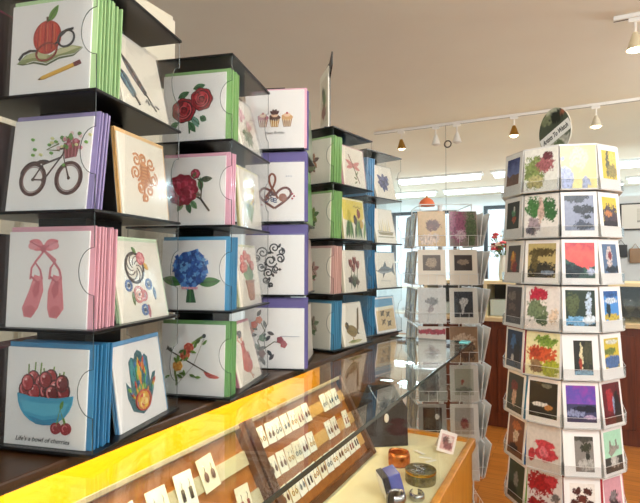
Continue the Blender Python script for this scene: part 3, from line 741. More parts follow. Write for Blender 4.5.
# dark necklace stand with pendant
ns = empty('necklace_stand', (-.625, 1.73, FZ), R(35), 'dark brown leaning necklace stand at the far end of the showcase', 'necklace stand')
NM = Matrix.Rotation(R(-20), 4, 'X') @ Matrix.Scale(1.12, 4); VEL = paint('#1d120b', .8)
MB().prism([(-.085, .002), (.075, .002), (.085, .12), (.045, .20), (-.05, .20), (-.09, .12)], 0, .008, VEL, NM).build('bust_panel', ns, bevel=.002)
MB().prism([(-.02, 0), (.02, 0), (.012, .15), (-.012, .15)], .07, .076, VEL, Matrix.Rotation(R(12), 4, 'X')).build('easel_leg', ns)
nk = empty('necklace', (-.625, 1.73, FZ), R(35), 'silver chain necklace with a pale pendant on the dark stand', 'necklace')
MB().tube([NM @ Vector(p) for p in ((-.045, -.003, .198), (-.02, -.003, .15), (.008, -.003, .11), (.03, -.003, .15), (.04, -.003, .198))], .0012, SILVER, 6).build('chain', nk)
MB().ball(NM @ Vector((.008, -.006, .09)), .009, .004, .017, paint('#e8ded2', .3)).build('pendant', nk, smooth=True)

# ================================================================== CARDS
def greeting_card(M, w, h, label, group=None, art=None, env=None, face=WHITE_CARD, sleeve=True, cat='greeting card', pic=None):
    o = MB().box(-w / 2, w / 2, 0, .0022, 0, h, face).build('greeting_card')
    o.matrix_world = M; tag(o, label, cat, group)
    if env:
        col, ew, eh, dx = env
        MB().box(-ew / 2 + dx, ew / 2 + dx, .0024, .0044, 0, eh, paint(col, .5)).build('envelope', o)
    if art:
        a = Art(w, h); art(a); a.build(o)
    if pic:
        fn, pw, ph, px, pz = pic
        picture('printed_picture', o, pw, ph, fn, z0=pz, x0=px)
    if sleeve:
        MB().box(-w / 2 - .002, w / 2 + .002, -.0052, -.0048, -.0005, h + .003, FILM).build('clear_sleeve', o)
    return o
SHEEN = {}
def stack_card(M, w, h, col, label, group, thick=.0055, inner='#dcd8d0'):
    m = paint(col, .3, coat=.5)
    o = MB().box(-w / 2, w / 2, 0, thick * .55, 0, h, m).box(-w / 2 + .001, w / 2 - .002, thick * .55, thick * .82, .001, h - .004, paint(inner, .5)).build('greeting_card')
    o.matrix_world = M; return tag(o, label, 'greeting card', group)

# ================================================================== CARD TOWERS
PITCH = .182
def clear_panel(w, h, nr, m):        # panel with a round thumb notch in its right edge; x from 0 to w
    pts = [(0, 0), (w, 0), (w, h / 2 - nr)]
    for i in range(1, 12):
        a = -PI / 2 - PI * i / 12
        pts.append((w + nr * .75 * math.cos(a), h / 2 + nr * math.sin(a)))
    pts += [(w, h / 2 + nr), (w, h), (0, h)]
    return pts
def tower(near, rot, label, levels=4, pitch=PITCH, a=.1225, t=.075, plates=True, center=None, base=EYE - .292, panels=True):
    Rz = Matrix.Rotation(R(rot), 4, 'Z'); w = 2 * a - t
    if center is None:
        c = Vector((near[0], near[1], 0)) + (Rz.to_3x3() @ Vector((-a, a, 0)))
    else: c = Vector((*center, 0))
    root = empty('card_tower', (c.x, c.y, base), R(rot), label, 'card display tower', 'revolving card towers on the counter ledge')
    T = Matrix.Translation((c.x, c.y, base)) @ Rz
    top = levels * pitch
    MB().box(-a + .02, a - .02, -a + .02, a - .02, 0, .004, BLACK).build('base', root)
    MB().box(-a + t, a - t, -a + t, a - t, .004, top, BLACK).build('core', root)
    for k in range(levels + 1):
        z = k * pitch + .004
        if plates:
            MB().box(-a - .003, a + .003, -a - .003, a + .003, z, z + .005, BLACK).build('top_plate' if k == levels else 'shelf', root, bevel=.001)
        elif k < levels:
            MB().box(-a + .004, a - .004, -a + .004, a - .004, z, z + .005, BLACK).build('shelf', root)
    if panels:
        ph = pitch - .006
        for q in range(4):
            Q = Matrix.Rotation(q * PI / 2, 4, 'Z')
            for k in range(levels):
                pts = clear_panel(w, ph, .036, CLEAR); z = k * pitch + .0095
                Mq = Q @ Matrix.Translation((a - w, -a, z))
                pn = MB().prism(pts, 0, .0022, CLEAR, Mq).build('clear_panel', root)
                e = MB(); e.tube([Mq @ Vector((x, .0011, zz)) for x, zz in pts[1:-1]], .0007, CLEAR_EDGE, 4); e.build('panel_edge', pn)
    def slot(q, k, lean=0.0, dx=0.0, dy=0.0, tilt=0.0):
        return T @ Matrix.Rotation(q * PI / 2, 4, 'Z') @ Matrix.Translation((a - w / 2 + dx, -a + .0085 + dy, k * pitch + .0095)) @ Matrix.Rotation(R(-lean), 4, 'X') @ Matrix.Rotation(R(tilt), 4, 'Y')
    return root, slot
rs = random.Random(99)
def fill(slot, q, k, size, art, label, env, n, lean, stack_label, group, dx=0.0, env_big=(.150, .150, .004), stack_col=None, tilt=0.0, face=WHITE_CARD, dy=0.0, sdx=.0, step=.0078):
    if art:
        greeting_card(slot(q, k, lean, dx, dy, tilt), size[0], size[1], label, None, art, (env, *env_big) if env else None, face)
    for i in range(n):
        M = slot(q, k, lean + rs.uniform(-.3, .3), dx + sdx + env_big[2] + rs.uniform(-.0015, .002), dy + .0062 + i * step, tilt * .5)
        stack_card(M, env_big[0] + rs.uniform(-.001, .001), env_big[1] - rs.uniform(0, .003), stack_col or env, stack_label, group)

S = (.148, .150)
GREEN, PURPLE, PINK, BLU, LIME = '#8fc56a', '#8d80ad', '#d39ba7', '#3878a0', '#7fae58'
t1, s1 = tower((-.636, .492), 14, 'nearest black card tower, with the apple and bicycle cards')
info = [(m_cherries, BLU, 'bowl of cherries', '#2f719c'), (m_ballet, PINK, 'pink ballet shoes', PINK), (m_bike, PURPLE, 'bicycle with flower basket', PURPLE), (m_apple, '#b9d9a0', 'apple, open book and glasses', '#93b97f')]
for k, (art, env, nm, sc_) in enumerate(info):
    fill(s1, 0, k, S, art, f'white greeting card with a paper {nm}, front of the nearest tower', env, (5, 6, 3, 7)[k], (2.5, 2.5, 7, 2.5)[k], f'wrapped coloured card stacked behind the {nm} card', f'cards behind the {nm} card', stack_col=sc_, dx=(-.008, -.008, -.012, -.008)[k], env_big=(.156, .158, .005), sdx=.003)
info = [(m_hamsa, '#5f93bb', 'colourful open hand'), (m_dream, '#cfe4c0', 'dreamcatcher with a rose'), (m_octopus, '#e6b878', 'orange octopus'), (m_feathers, '#d9d4c8', 'two quill feathers')]
for k, (art, env, nm) in enumerate(info):
    fill(s1, 1, k, (.142, .142), art, f'leaning greeting card with {nm}, side of the nearest tower', env, 1, (9, 11, 6, 13)[k], f'wrapped card stacked behind the {nm} card', f'cards behind the {nm} card', env_big=(.150, .150, .003), face=IVORY if k != 0 else WHITE_CARD, dy=.002, dx=-.006)
for k in range(4):
    for i in range(4):
        stack_card(s1(3, k, 2, rs.uniform(-.002, .002), i * .0125), .152, .148, ['#7a3a48', '#3c3a3c', '#5a4a3a', '#8a4a58'][k], f'dark edged card in the left pocket of the nearest tower, level {"one two three four".split()[k]}', f'dark cards on level {"one two three four".split()[k]} of the nearest tower', inner='#4a3c3c')
t2, s2 = tower((-.641, .827), 15, 'second black card tower, with the red roses and blue hydrangea cards')
info = [(m_bow, '#6b9c5e', 'floral bow and arrow', '#6b9c5e'), (m_hydrangea, '#4b93bd', 'blue hydrangea', '#3f81a8'), (m_peony, '#d9a0b2', 'magenta peony', '#d9a0b2'), (m_roses, '#7fab68', 'two red roses', '#7fab68')]
for k, (art, env, nm, sc_) in enumerate(info):
    fill(s2, 0, k, S, art, f'white greeting card with a paper {nm}, front of the second tower', env, (4, 5, 3, 5)[k], 2.5, f'wrapped coloured card stacked behind the {nm} card', f'cards behind the {nm} card', stack_col=sc_, dx=-.008, env_big=(.156, .158, .005), sdx=.003)
info = [(m_lady, '#c98a94', 'lady in a red dress', 15), (m_pot, '#d8d8b0', 'red flowers in a brown pot', 8), (m_daffodil, '#e8e0a8', 'yellow daffodils', 5), (m_pinkflower, '#d9d4c0', 'pink flower with green leaves', 15)]
for k, (art, env, nm, ln) in enumerate(info):
    fill(s2, 1, k, (.140, .140), art, f'leaning greeting card with {nm}, side of the second tower', env, 1, ln, f'wrapped card stacked behind the {nm} card', f'cards behind the {nm} card', env_big=(.148, .146, .003), face=IVORY, dy=.002, dx=-.006)
# third tower: bigger cards on purple backing
P3 = .2015
t3, s3 = tower(None, 21, 'third card tower, with the cupcake and treble clef cards on purple backing', pitch=P3, a=.122, t=.07, plates=False, center=(-.808, 1.232), base=EYE - .2975, panels=False)
info = [(m_floral, 'floral scroll'), (m_scroll, 'black swirling scroll'), (m_clef, 'heart shaped treble clef'), (m_cupcakes, 'three cupcakes')]
for k, (art, nm) in enumerate(info):
    fill(s3, 0, k, (.166, .164), art, f'square greeting card with {nm}, front of the third tower', ('#5b5288', '#5b5288', '#625890', '#dfa9bc')[k], 3, 1.0, f'purple backed card stacked behind the {nm} card', f'cards behind the {nm} card', stack_col='#5d5490', env_big=(.172, .193 if k < 3 else .168, .004), step=.0115)
    if k in (2, 3):
        pass
for k in range(4):
    for i in range(5):
        stack_card(s3(1, k, 3 + 1.2 * i * (k == 1), 0, i * .0125), .16, .16 if k < 2 else .17, ['#cfc7ba', '#b0a294', '#5f9a4f', '#93a08c'][k], ['cream card in the side pocket of the third tower, lowest level', 'leaning cream card in the side pocket of the third tower, second level', 'green card in the side pocket of the third tower, third level', 'grey green wrapped card in the side pocket of the third tower, top level'][k], f'side cards on level {"one two three four".split()[k]} of the third tower', thick=.008)
t4, s4 = tower((-.692, 1.421), -9, 'fourth black card tower, with the dragonfly, tulip and bird cards')
info = [(m_small('#8aa07a', '#b0a08a'), '#3f86a8', 'pale leaf spray', '#437d9c'), (m_small('#c98a84', '#d8b0a0'), '#c9a098', 'faded pink flower', '#c99f94'), (m_small('#5a8a3c', '#8aa84a'), '#86ac6a', 'green plant', '#7fab66'), (m_small('#6a3428', '#b0683c'), '#86ac6a', 'brown butterfly', '#7fab66')]
for k, (art, env, nm, sc_) in enumerate(info):
    fill(s4, 0, k, S, art, f'greeting card with {nm}, front of the fourth tower', env, 6, 2.5, f'wrapped coloured card stacked behind the {nm} card', f'cards behind the {nm} card', stack_col=sc_, dx=-.008, face=IVORY, env_big=(.156, .158, .005), sdx=.003)
info = [(m_bird, '#d8d0b8', 'brown long tailed bird', 12), (m_redtulips, '#d8d0b8', 'dark red tulips', 5), (m_tulips, '#e4dca0', 'yellow and green tulips', 7), (m_dragonfly, '#dfa8ac', 'pink dragonfly', 7)]
for k, (art, env, nm, ln) in enumerate(info):
    fill(s4, 1, k, (.140, .142), art, f'leaning greeting card with {nm}, side of the fourth tower', env, 1, ln, f'wrapped card stacked behind the {nm} card', f'cards behind the {nm} card', env_big=(.148, .146, .003), face=IVORY, dy=.002, dx=-.006)
t5, s5 = tower((-.712, 1.762), -14, 'farthest black card tower, with the shark, ship and beach cards')
info = [(m_beach, '#5d9cc0', 'turtles on a beach', 9), (m_shark, '#4a88b0', 'grey swordfish', 6), (m_ship, '#d8d4c0', 'yellow sailing boats', 12), (m_bluefly, '#d8d4c8', 'dark blue butterfly', 14)]
for k, (art, env, nm, ln) in enumerate(info):
    fill(s5, 1, k, (.142, .144), art, f'leaning greeting card with {nm}, side of the farthest tower', env, 1, ln, f'wrapped card stacked behind the {nm} card', f'cards behind the {nm} card', env_big=(.148, .147, .003), dy=.002, dx=-.004, face=IVORY if k else WHITE_CARD)
    for i in range(5):
        stack_card(s5(0, k, 2, .0, i * .012), .152, .152, ['#3a7fa6', '#3579a6', '#3579a6', '#3a86b8'][k], 'blue edged card in the front pocket of the farthest tower', 'blue edged cards in the farthest tower')

# sign standing on the fourth tower, seen nearly edge on
sg = empty('tower_sign', (-.755, 1.478, EYE - .292 + 4 * PITCH + .0092), R(-49.5), 'tall cream picture sign with black backing board, on top of the fourth tower', 'sign')
MB().prism([(-.06, 0), (.06, 0), (.062, .165), (.092, .195), (.092, .24), (.06, .215), (-.06, .21)], .004, .008, BLACK).build('back_board', sg)
MB().box(-.062, .062, 0, .0038, .0, .205, IVORY).build('front_card', sg)
picture('picture', sg, .09, .15, p_splash('#e6dcc6', [('#9a5a40', .5, .3, .3, .2), ('#3c3a30', .4, .7, .2, .15), ('#5d7a3c', .6, .55, .2, .2)], 31), z0=.03, x0=0, nx=14, nzv=18)
MB().box(-.06, .06, -.012, .02, 0, .003, BLACK).build('foot', sg)
# ================================================================== MANY SIDED PHOTO CARD SPINNER (right)
SPX, SPY = -.049, 2.02
NF = 10; STEP = 360 / NF
AP = .160; PI8 = .158; NR = 9
TOPZ = EYE + .405
sp = empty('card_spinner', (SPX, SPY, 0), 0, 'tall white many sided revolving stand of photo cards with an oval sign', 'card spinner')
WPL = paint('#dcdad6', .35); ACR = thin_glass('pocket_acrylic', (.96, .965, .965), .9)
TOW = math.atan2(-SPX, SPY)        # turn so that a corner faces the aisle viewer
def face_M(i):                     # local frame on face i: x right, z up, -y outwards; origin at floor level on the face
    return Matrix.Rotation(TOW + R(STEP * (i - .5)), 4, 'Z') @ Matrix.Translation((0, -AP, 0))
side = 2 * AP * math.tan(R(STEP / 2))
r8 = AP / math.cos(R(STEP / 2))
oct_ = lambda r: [(r * math.cos(TOW - PI / 2 + R(STEP * i)), r * math.sin(TOW - PI / 2 + R(STEP * i))) for i in range(NF)]
bot = TOPZ - NR * PI8 - .01
MB().slab(oct_(r8 * .93), bot, TOPZ - .012, paint('#b9b4ae', .5)).build('core', sp)
MB().slab(oct_(r8 * 1.12), TOPZ - .012, TOPZ - .004, WPL).build('top_cap', sp)
MB().lathe([(.03, .06), (.03, bot)], paint('#888888', .3, 1), 16).build('post', sp)
MB().lathe([(.26, 0), (.26, .02), (.08, .05), (.03, .07)], paint('#3a3a3c', .4), 32).build('base', sp)
for i in range(NF):
    for k in range(NR):
        z = TOPZ - (k + 1) * PI8
        F = face_M(i) @ Matrix.Translation((0, 0, z))
        p = MB()
        w = .117
        p.box(-w / 2, w / 2, -.036, -.0005, -.003, .001, WPL, F).box(-w / 2, w / 2, -.0375, -.036, -.001, .034, ACR, F)
        p.box(-w / 2, -w / 2 + .0012, -.036, -.0005, -.001, .04, ACR, F).box(w / 2 - .0012, w / 2, -.036, -.0005, -.001, .04, ACR, F)
        o = p.build('pocket', sp)
        e = MB().tube([F @ Vector((-w / 2, -.0368, .034)), F @ Vector((w / 2, -.0368, .034))], .0007, WPL, 4).build('pocket_lip', o)
PICS = {
 (0, 0): ('dark blue mountain photo', p_mount('#1c2f6a', '#6a7ab0', '#5a4038', '#7a5a48', 1), 'b'),
 (0, 1): ('green and pink botanical print', p_splash('#efece2', [('#8a9a5a', .3, .45, .3, .38), ('#b06a6e', .62, .62, .26, .2), ('#c9bf86', .35, .2, .22, .16), ('#7a4048', .7, .82, .14, .1)], 2, 9), 'f'),
 (0, 2): ('yellow and blue watercolour', p_splash('#ecdb8c', [('#a8b2dc', .12, .22, .22, .24), ('#a9b4d8', .72, .12, .14, .14), ('#f2e8b8', .5, .7, .3, .25), ('#9aa6d0', .05, .7, .08, .06)], 3, 3), 'f'),
 (0, 3): ('golden tree photo', p_splash('#d2b428', [('#4a4a1c', .4, .5, .14, .5), ('#8a7a24', .65, .3, .3, .26), ('#e6cc48', .7, .75, .25, .2)], 4), 'b'),
 (1, 0): ('dark photo with an orange bird', p_splash('#20281c', [('#b0522c', .6, .35, .16, .12), ('#4f8a5a', .55, .58, .14, .14), ('#d8d8cc', .6, .75, .07, .12)], 5), 'b'),
 (1, 1): ('print of a woman among green leaves', p_splash('#ece4dc', [('#4a7a42', .3, .7, .28, .24), ('#3c6a3c', .75, .6, .2, .28), ('#a8949a', .28, .25, .2, .2), ('#d8b8a8', .5, .6, .09, .3), ('#6d6a72', .2, .15, .14, .1)], 6, 8), 'f'),
 (1, 2): ('misty grey blue lake photo', p_splash('#8f96ac', [('#2c3440', .68, .6, .36, .14), ('#3c4450', .3, .94, .5, .14), ('#454e60', .6, .16, .3, .14), ('#2a323c', .75, .38, .18, .06)], 7, 7), 'B'),
 (1, 3): ('photo of dark figures under a yellow sky', p_splash('#d8bc3c', [('#4a3a48', .5, .3, .6, .42), ('#c07a4a', .4, .42, .24, .12), ('#241c28', .5, .06, .6, .14)], 8), 'b'),
 (2, 0): ('brown and orange figure photo', p_splash('#4c4440', [('#c0702c', .45, .4, .2, .34), ('#d8a038', .4, .6, .12, .16), ('#8a2c24', .6, .2, .2, .2)], 9), 'b'),
 (2, 1): ('sepia photo of trees by water', p_splash('#b9a36a', [('#5a4a28', .5, .74, .5, .12), ('#3a352c', .5, .2, .6, .26), ('#6a5a34', .25, .5, .12, .3), ('#8a98a8', .7, .14, .24, .06)], 10, 9), 'B'),
 (2, 2): ('red sunset over mountain peaks', (lambda g, m: (lambda u, v: m(u, v) if v < .42 - .35 * (u - .3) * (u < .8) + .16 * (fb(u, v, 6, 4) - .5) - .1 * (u > .8) else g(u, v)))(p_grad(['#e89a8a', '#d85a5c', '#e06a62', '#c0505c'], 11), p_splash('#3a5a52', [('#24343c', .2, .2, .4, .2), ('#b8c0d8', .85, .18, .14, .1)], 12)), 'B'),
 (2, 3): ('photo of a pale bird on blue', p_splash('#5a7090', [('#d8c8c4', .45, .5, .2, .38), ('#8a3038', .5, .62, .12, .14), ('#27303c', .6, .12, .5, .12)], 13), 'b'),
 (3, 0): ('dark photo of framed faces', p_splash('#3c302c', [('#7a6a60', .4, .75, .26, .12), ('#6a564c', .4, .45, .26, .1), ('#5c4c46', .45, .16, .26, .1)], 14), 'n'),
 (3, 1): ('red rose print', p_splash('#eee4dc', [('#c02c44', .38, .8, .26, .16), ('#7a8a66', .35, .42, .3, .24), ('#efd4b8', .85, .3, .14, .18), ('#55684a', .52, .2, .16, .12)], 15, 6), 'f'),
 (3, 2): ('waterfall photo with pale blue water', p_splash('#2c3a30', [('#c8d8ea', .78, .6, .1, .36), ('#7cb4dc', .4, .12, .5, .14), ('#56603c', .24, .62, .22, .3), ('#dfe8f0', .8, .2, .2, .14)], 16, 6), 'B'),
 (3, 3): ('blue sky over a field photo', p_splash('#4a8cd0', [('#c8b048', .5, .1, .6, .13), ('#1e3a44', .3, .38, .14, .22), ('#d8e4f0', .5, .68, .4, .1), ('#2a5a9c', .5, .9, .5, .12)], 17, 6), 'b'),
 (4, 0): ('dark blue evening photo with red envelope', p_splash('#26324a', [('#3f6aa0', .45, .7, .2, .2), ('#c0c4c8', .4, .25, .1, .1), ('#141a28', .7, .4, .2, .4)], 18), 'n', '#8f2430'),
 (4, 1): ('orange butterfly print', p_splash('#e8dfae', [('#c8502c', .46, .48, .44, .2), ('#7a9a3c', .6, .8, .3, .14), ('#a8b02c', .7, .18, .3, .18), ('#8a6a4a', .3, .2, .2, .16), ('#9c2c20', .3, .52, .16, .1)], 19, 6), 'f'),
 (4, 2): ('narrow photo of a lit waterfall', p_splash('#2c2c24', [('#e8dcb0', .42, .55, .1, .34), ('#a8402c', .34, .3, .08, .2), ('#8ab4cc', .5, .06, .6, .08), ('#4a4a34', .8, .6, .3, .4)], 20, 6), 'v'),
 (4, 3): ('photo of gold trees reflected in blue water', p_splash('#c8b23c', [('#4a6a9c', .5, .2, .6, .22), ('#6a7a3c', .4, .56, .4, .12), ('#dfe0d0', .5, .88, .4, .08)], 21), 'b'),
 (5, 0): ('dark portrait photo with teal envelope', p_splash('#3a3c30', [('#c8a890', .45, .42, .14, .26), ('#7a3428', .4, .7, .2, .14)], 22), 'n', '#1f6a86'),
 (5, 1): ('dark photo with a white light streak', p_splash('#15130f', [('#dcd8d0', .38, .36, .28, .06), ('#b0743c', .68, .3, .16, .07), ('#6a6a5c', .6, .9, .2, .06)], 23, 4), 'B'),
 (5, 2): ('purple sunset over a dark sea', (lambda g, m: (lambda u, v: m(u, v) if v < .5 else g(u, v)))(p_grad(['#e8a0b8', '#c060b8', '#7a48a8', '#5a48a0', '#8a3c9c'], 24, .5), p_splash('#3a3a5c', [('#8a8fb0', .3, .24, .3, .1), ('#1c1c30', .7, .36, .4, .08), ('#b8a0c0', .8, .14, .2, .06)], 25)), 'B'),
 (5, 3): ('dark red photo with blue light', p_splash('#5c141c', [('#a82c34', .4, .6, .2, .3), ('#8a98b8', .6, .45, .08, .2), ('#1c1014', .8, .3, .2, .5)], 26), 'n'),
 (6, 0): ('amber tiger photo with blue envelope', p_splash('#7a4a2c', [('#d8c8b0', .5, .55, .18, .2), ('#2c1c14', .4, .2, .3, .12), ('#b86a34', .5, .8, .3, .12)], 27), 'n', '#1f5c94'),
 (6, 1): ('red telephone print', p_splash('#cfc6bc', [('#c8404a', .48, .58, .36, .09), ('#c03a46', .52, .36, .36, .17), ('#d8707a', .52, .38, .12, .1), ('#b03440', .16, .28, .1, .14)], 28, 3), 'f'),
 (6, 2): ('tall grey photo with a dark tree', p_splash('#86807a', [('#3a3a28', .6, .7, .28, .14), ('#4a463c', .5, .94, .6, .1), ('#b8b4ac', .6, .2, .4, .2), ('#34342a', .68, .44, .1, .12)], 29), 'v'),
 (6, 3): ('grey cat on a mint background', (lambda a, b: (lambda u, v: b(u, v) if v < .36 else a(u, v)))(p_splash('#a8d8bc', [('#9a948c', .5, .55, .26, .12), ('#857f78', .34, .68, .06, .1), ('#857f78', .68, .68, .06, .1)], 30, 4), p_splash('#3a3c3a', [('#c8c4bc', .5, .3, .16, .2), ('#a8a49c', .7, .2, .1, .12)], 31, 5)), 'n'),
 (7, 0): ('green forest card', p_splash('#3c4a38', [('#8a8a84', .5, .55, .14, .2), ('#2a3428', .3, .2, .3, .2)], 32), 'n', '#6a9a2c'),
 (7, 1): ('red blossom tree print', p_splash('#cfc8c4', [('#9c1824', .36, .72, .42, .26), ('#8a1420', .3, .24, .3, .16), ('#b8323c', .7, .84, .2, .12), ('#6a6664', .82, .5, .12, .1)], 33, 9), 'f'),
 (7, 2): ('white card with dark leaf pattern and red border', p_splash('#ece6de', [('#4a1c14', .3, .75, .18, .12), ('#4a1c14', .72, .75, .18, .12), ('#5c2418', .5, .5, .2, .12), ('#4a1c14', .2, .36, .16, .12), ('#4a1c14', .8, .34, .16, .12), ('#d8b85a', .38, .1, .16, .1), ('#5c2418', .55, .24, .12, .14)], 34, 7), 'b', '#9c1c28'),
 (7, 3): ('grey dog on a pink background', p_splash('#cf98a4', [('#3a3034', .5, .36, .3, .3), ('#8a8084', .5, .56, .16, .12), ('#241c20', .5, .05, .5, .14)], 35, 5), 'n', '#d8a0ae'),
}
S_M = Matrix.Translation((SPX, SPY, 0))
rw = 'top second third fourth fifth sixth seventh eighth lowest'.split()
rk = random.Random(17)
for (row, colm), v in PICS.items():
    nm, fn, kind = v[:3]; envc = v[3] if len(v) > 3 else None
    face = {0: -1, 1: 0, 2: 1, 3: 2}[colm]
    z = TOPZ - (row + 1) * PI8 + .0012
    cw, chh = .113, .148
    lean = rk.uniform(4, 6)
    def MM(y, dx=0): return S_M @ face_M(face) @ Matrix.Translation((dx, -.034 + y, z)) @ Matrix.Rotation(R(-lean), 4, 'X') @ Matrix.Rotation(R(rk.uniform(-.6, .6)), 4, 'Y')
    pw, ph, pz = {'f': (cw - .002, chh - .002, .001), 'b': (.078, .098, .034), 'B': (.092, .118, .018), 'n': (.094, .132, .008), 'v': (.058, .112, .015)}[kind]
    M0 = MM(0)
    paperc = WHITE_CARD if colm != 1 else paint('#efe9e2', .5)
    greeting_card(M0, cw, chh, f'{nm}, {rw[row]} row of the photo card spinner', None, None, (envc, .122, .150, .004) if envc else None, paperc, False, 'photo card', (fn, pw, ph, .008 if kind == 'v' else 0, pz))
    for i in range(3):
        st = stack_card(MM(.0052 + .0055 * i, rk.uniform(-.001, .004)), cw, chh - rk.uniform(0, .004), envc or rk.choice(['#e9e5df', '#e2ddd4', '#efece8']), f'plain edged card behind the {nm}', f'cards behind the {nm}', .0048)
        st.name = 'photo_card'; st['category'] = 'photo card'

# oval sign on top
os_ = empty('oval_sign', (SPX - .015, SPY + .02, TOPZ - .004), TOW + R(-44), 'oval sign with leafy picture and handwritten white band on the spinner', 'sign')
EL = Matrix.Translation((0, 0, .094)) @ Matrix.Rotation(R(-6), 4, 'Y')
ell = [(.076 * math.cos(2 * PI * i / 48), .092 * math.sin(2 * PI * i / 48)) for i in range(48)]
MB().prism(ell, 0, .004, paint('#cfc8b8', .5), EL).build('sign_board', os_)
me = bpy.data.meshes.new('leafy_picture'); vs = []; fs = []; cols = []
fn = p_splash('#4a5240', [('#8a8f6a', .3, .8, .2, .1), ('#23281c', .6, .8, .2, .14), ('#b06a50', .8, .85, .08, .08), ('#c9cbb0', .5, .95, .2, .06), ('#d8d4c4', .5, .16, .6, .22), ('#6d7a52', .6, .2, .14, .12)], 77, 11)
NRG = 10
for j in range(NRG + 1):
    for i in range(48):
        x, zz = ell[i][0] * .985 * j / NRG, ell[i][1] * .985 * j / NRG
        vs.append(tuple(EL @ Vector((x, -.0006, zz)))); c = fn(.5 + x / .155, .5 + zz / .185); cols.append(c)
for j in range(NRG):
    for i in range(48): fs.append((j * 48 + i, j * 48 + (i + 1) % 48, (j + 1) * 48 + (i + 1) % 48, (j + 1) * 48 + i))
me.from_pydata(vs, [], fs); at = me.color_attributes.new('Col', 'FLOAT_COLOR', 'POINT')
for i, c in enumerate(cols): at.data[i].color = (*c, 1)
me.materials.append(PHOTO); o = bpy.data.objects.new('leafy_picture', me); C.objects.link(o); o.parent = os_
BM = EL @ Matrix.Rotation(R(-17), 4, 'Y')
MB()  .box(-.074, .074, -.0014, -.0009, -.034, .010, paint('#eeebe4', .5), BM).build('white_band', os_)
vs, fs = text_mesh('Artists To Watch', .0205, None, .25, .0004)
MB().add(vs, fs, paint('#2a2a2a', .6), BM @ Matrix.Translation((0, -.0018, -.012)) @ UPRIGHT @ Matrix.Diagonal((.86, 1.35, 1, 1))).build('lettering', os_)

# ================================================================== WHITE WIRE RACK (middle)
RX, RY, RROT = -.590, 2.42, 26
wr = empty('wire_rack', (RX, RY, 0), R(RROT), 'white wire revolving card rack standing beyond the end of the showcase', 'wire rack')
WIRE = paint('#e6e6e4', .35); hs = .150; WP = .178; WTOP = EYE + .255; WN = 8
fr = MB()
for sx in (-1, 1):
    for sy in (-1, 1): fr.tube([(sx * (hs - .03), sy * (hs - .03), .1), (sx * (hs - .03), sy * (hs - .03), WTOP + .02)], .003, WIRE, 6)
for z in (.1, .6, 1.1, WTOP + .02):
    q = hs - .03; fr.tube([(-q, -q, z), (q, -q, z), (q, q, z), (-q, q, z)], .0025, WIRE, 6, cyclic=True)
fr.build('frame', wr)
MB().lathe([(.012, .03), (.012, WTOP + .03)], WIRE, 12).build('post', wr)
MB().lathe([(.20, 0), (.20, .012), (.05, .03)], WIRE, 28).build('base', wr)
for q in range(4):
    Q = Matrix.Rotation(q * PI / 2, 4, 'Z')
    for k in range(WN):
        for cx in (-.0725, .0725):
            z = WTOP - (k + 1) * WP; p = MB(); w = .064; d = .042; y0 = -hs + .03
            B = Q @ Matrix.Translation((cx, y0, z))
            p.tube([B @ Vector(v) for v in ((-w, 0, 0), (-w, -d, 0), (w, -d, 0), (w, 0, 0))], .0011, WIRE, 5)
            p.tube([B @ Vector(v) for v in ((-w, 0, .05), (-w, -d - .008, .05), (w, -d - .008, .05), (w, 0, .05))], .0011, WIRE, 5)
            for x in (-w, -.02, .02, w): p.tube([B @ Vector((x, 0, 0)), B @ Vector((x, -d, 0)), B @ Vector((x, -d - .008, .05))], .0009, WIRE, 5)
            p.build('pocket', wr)
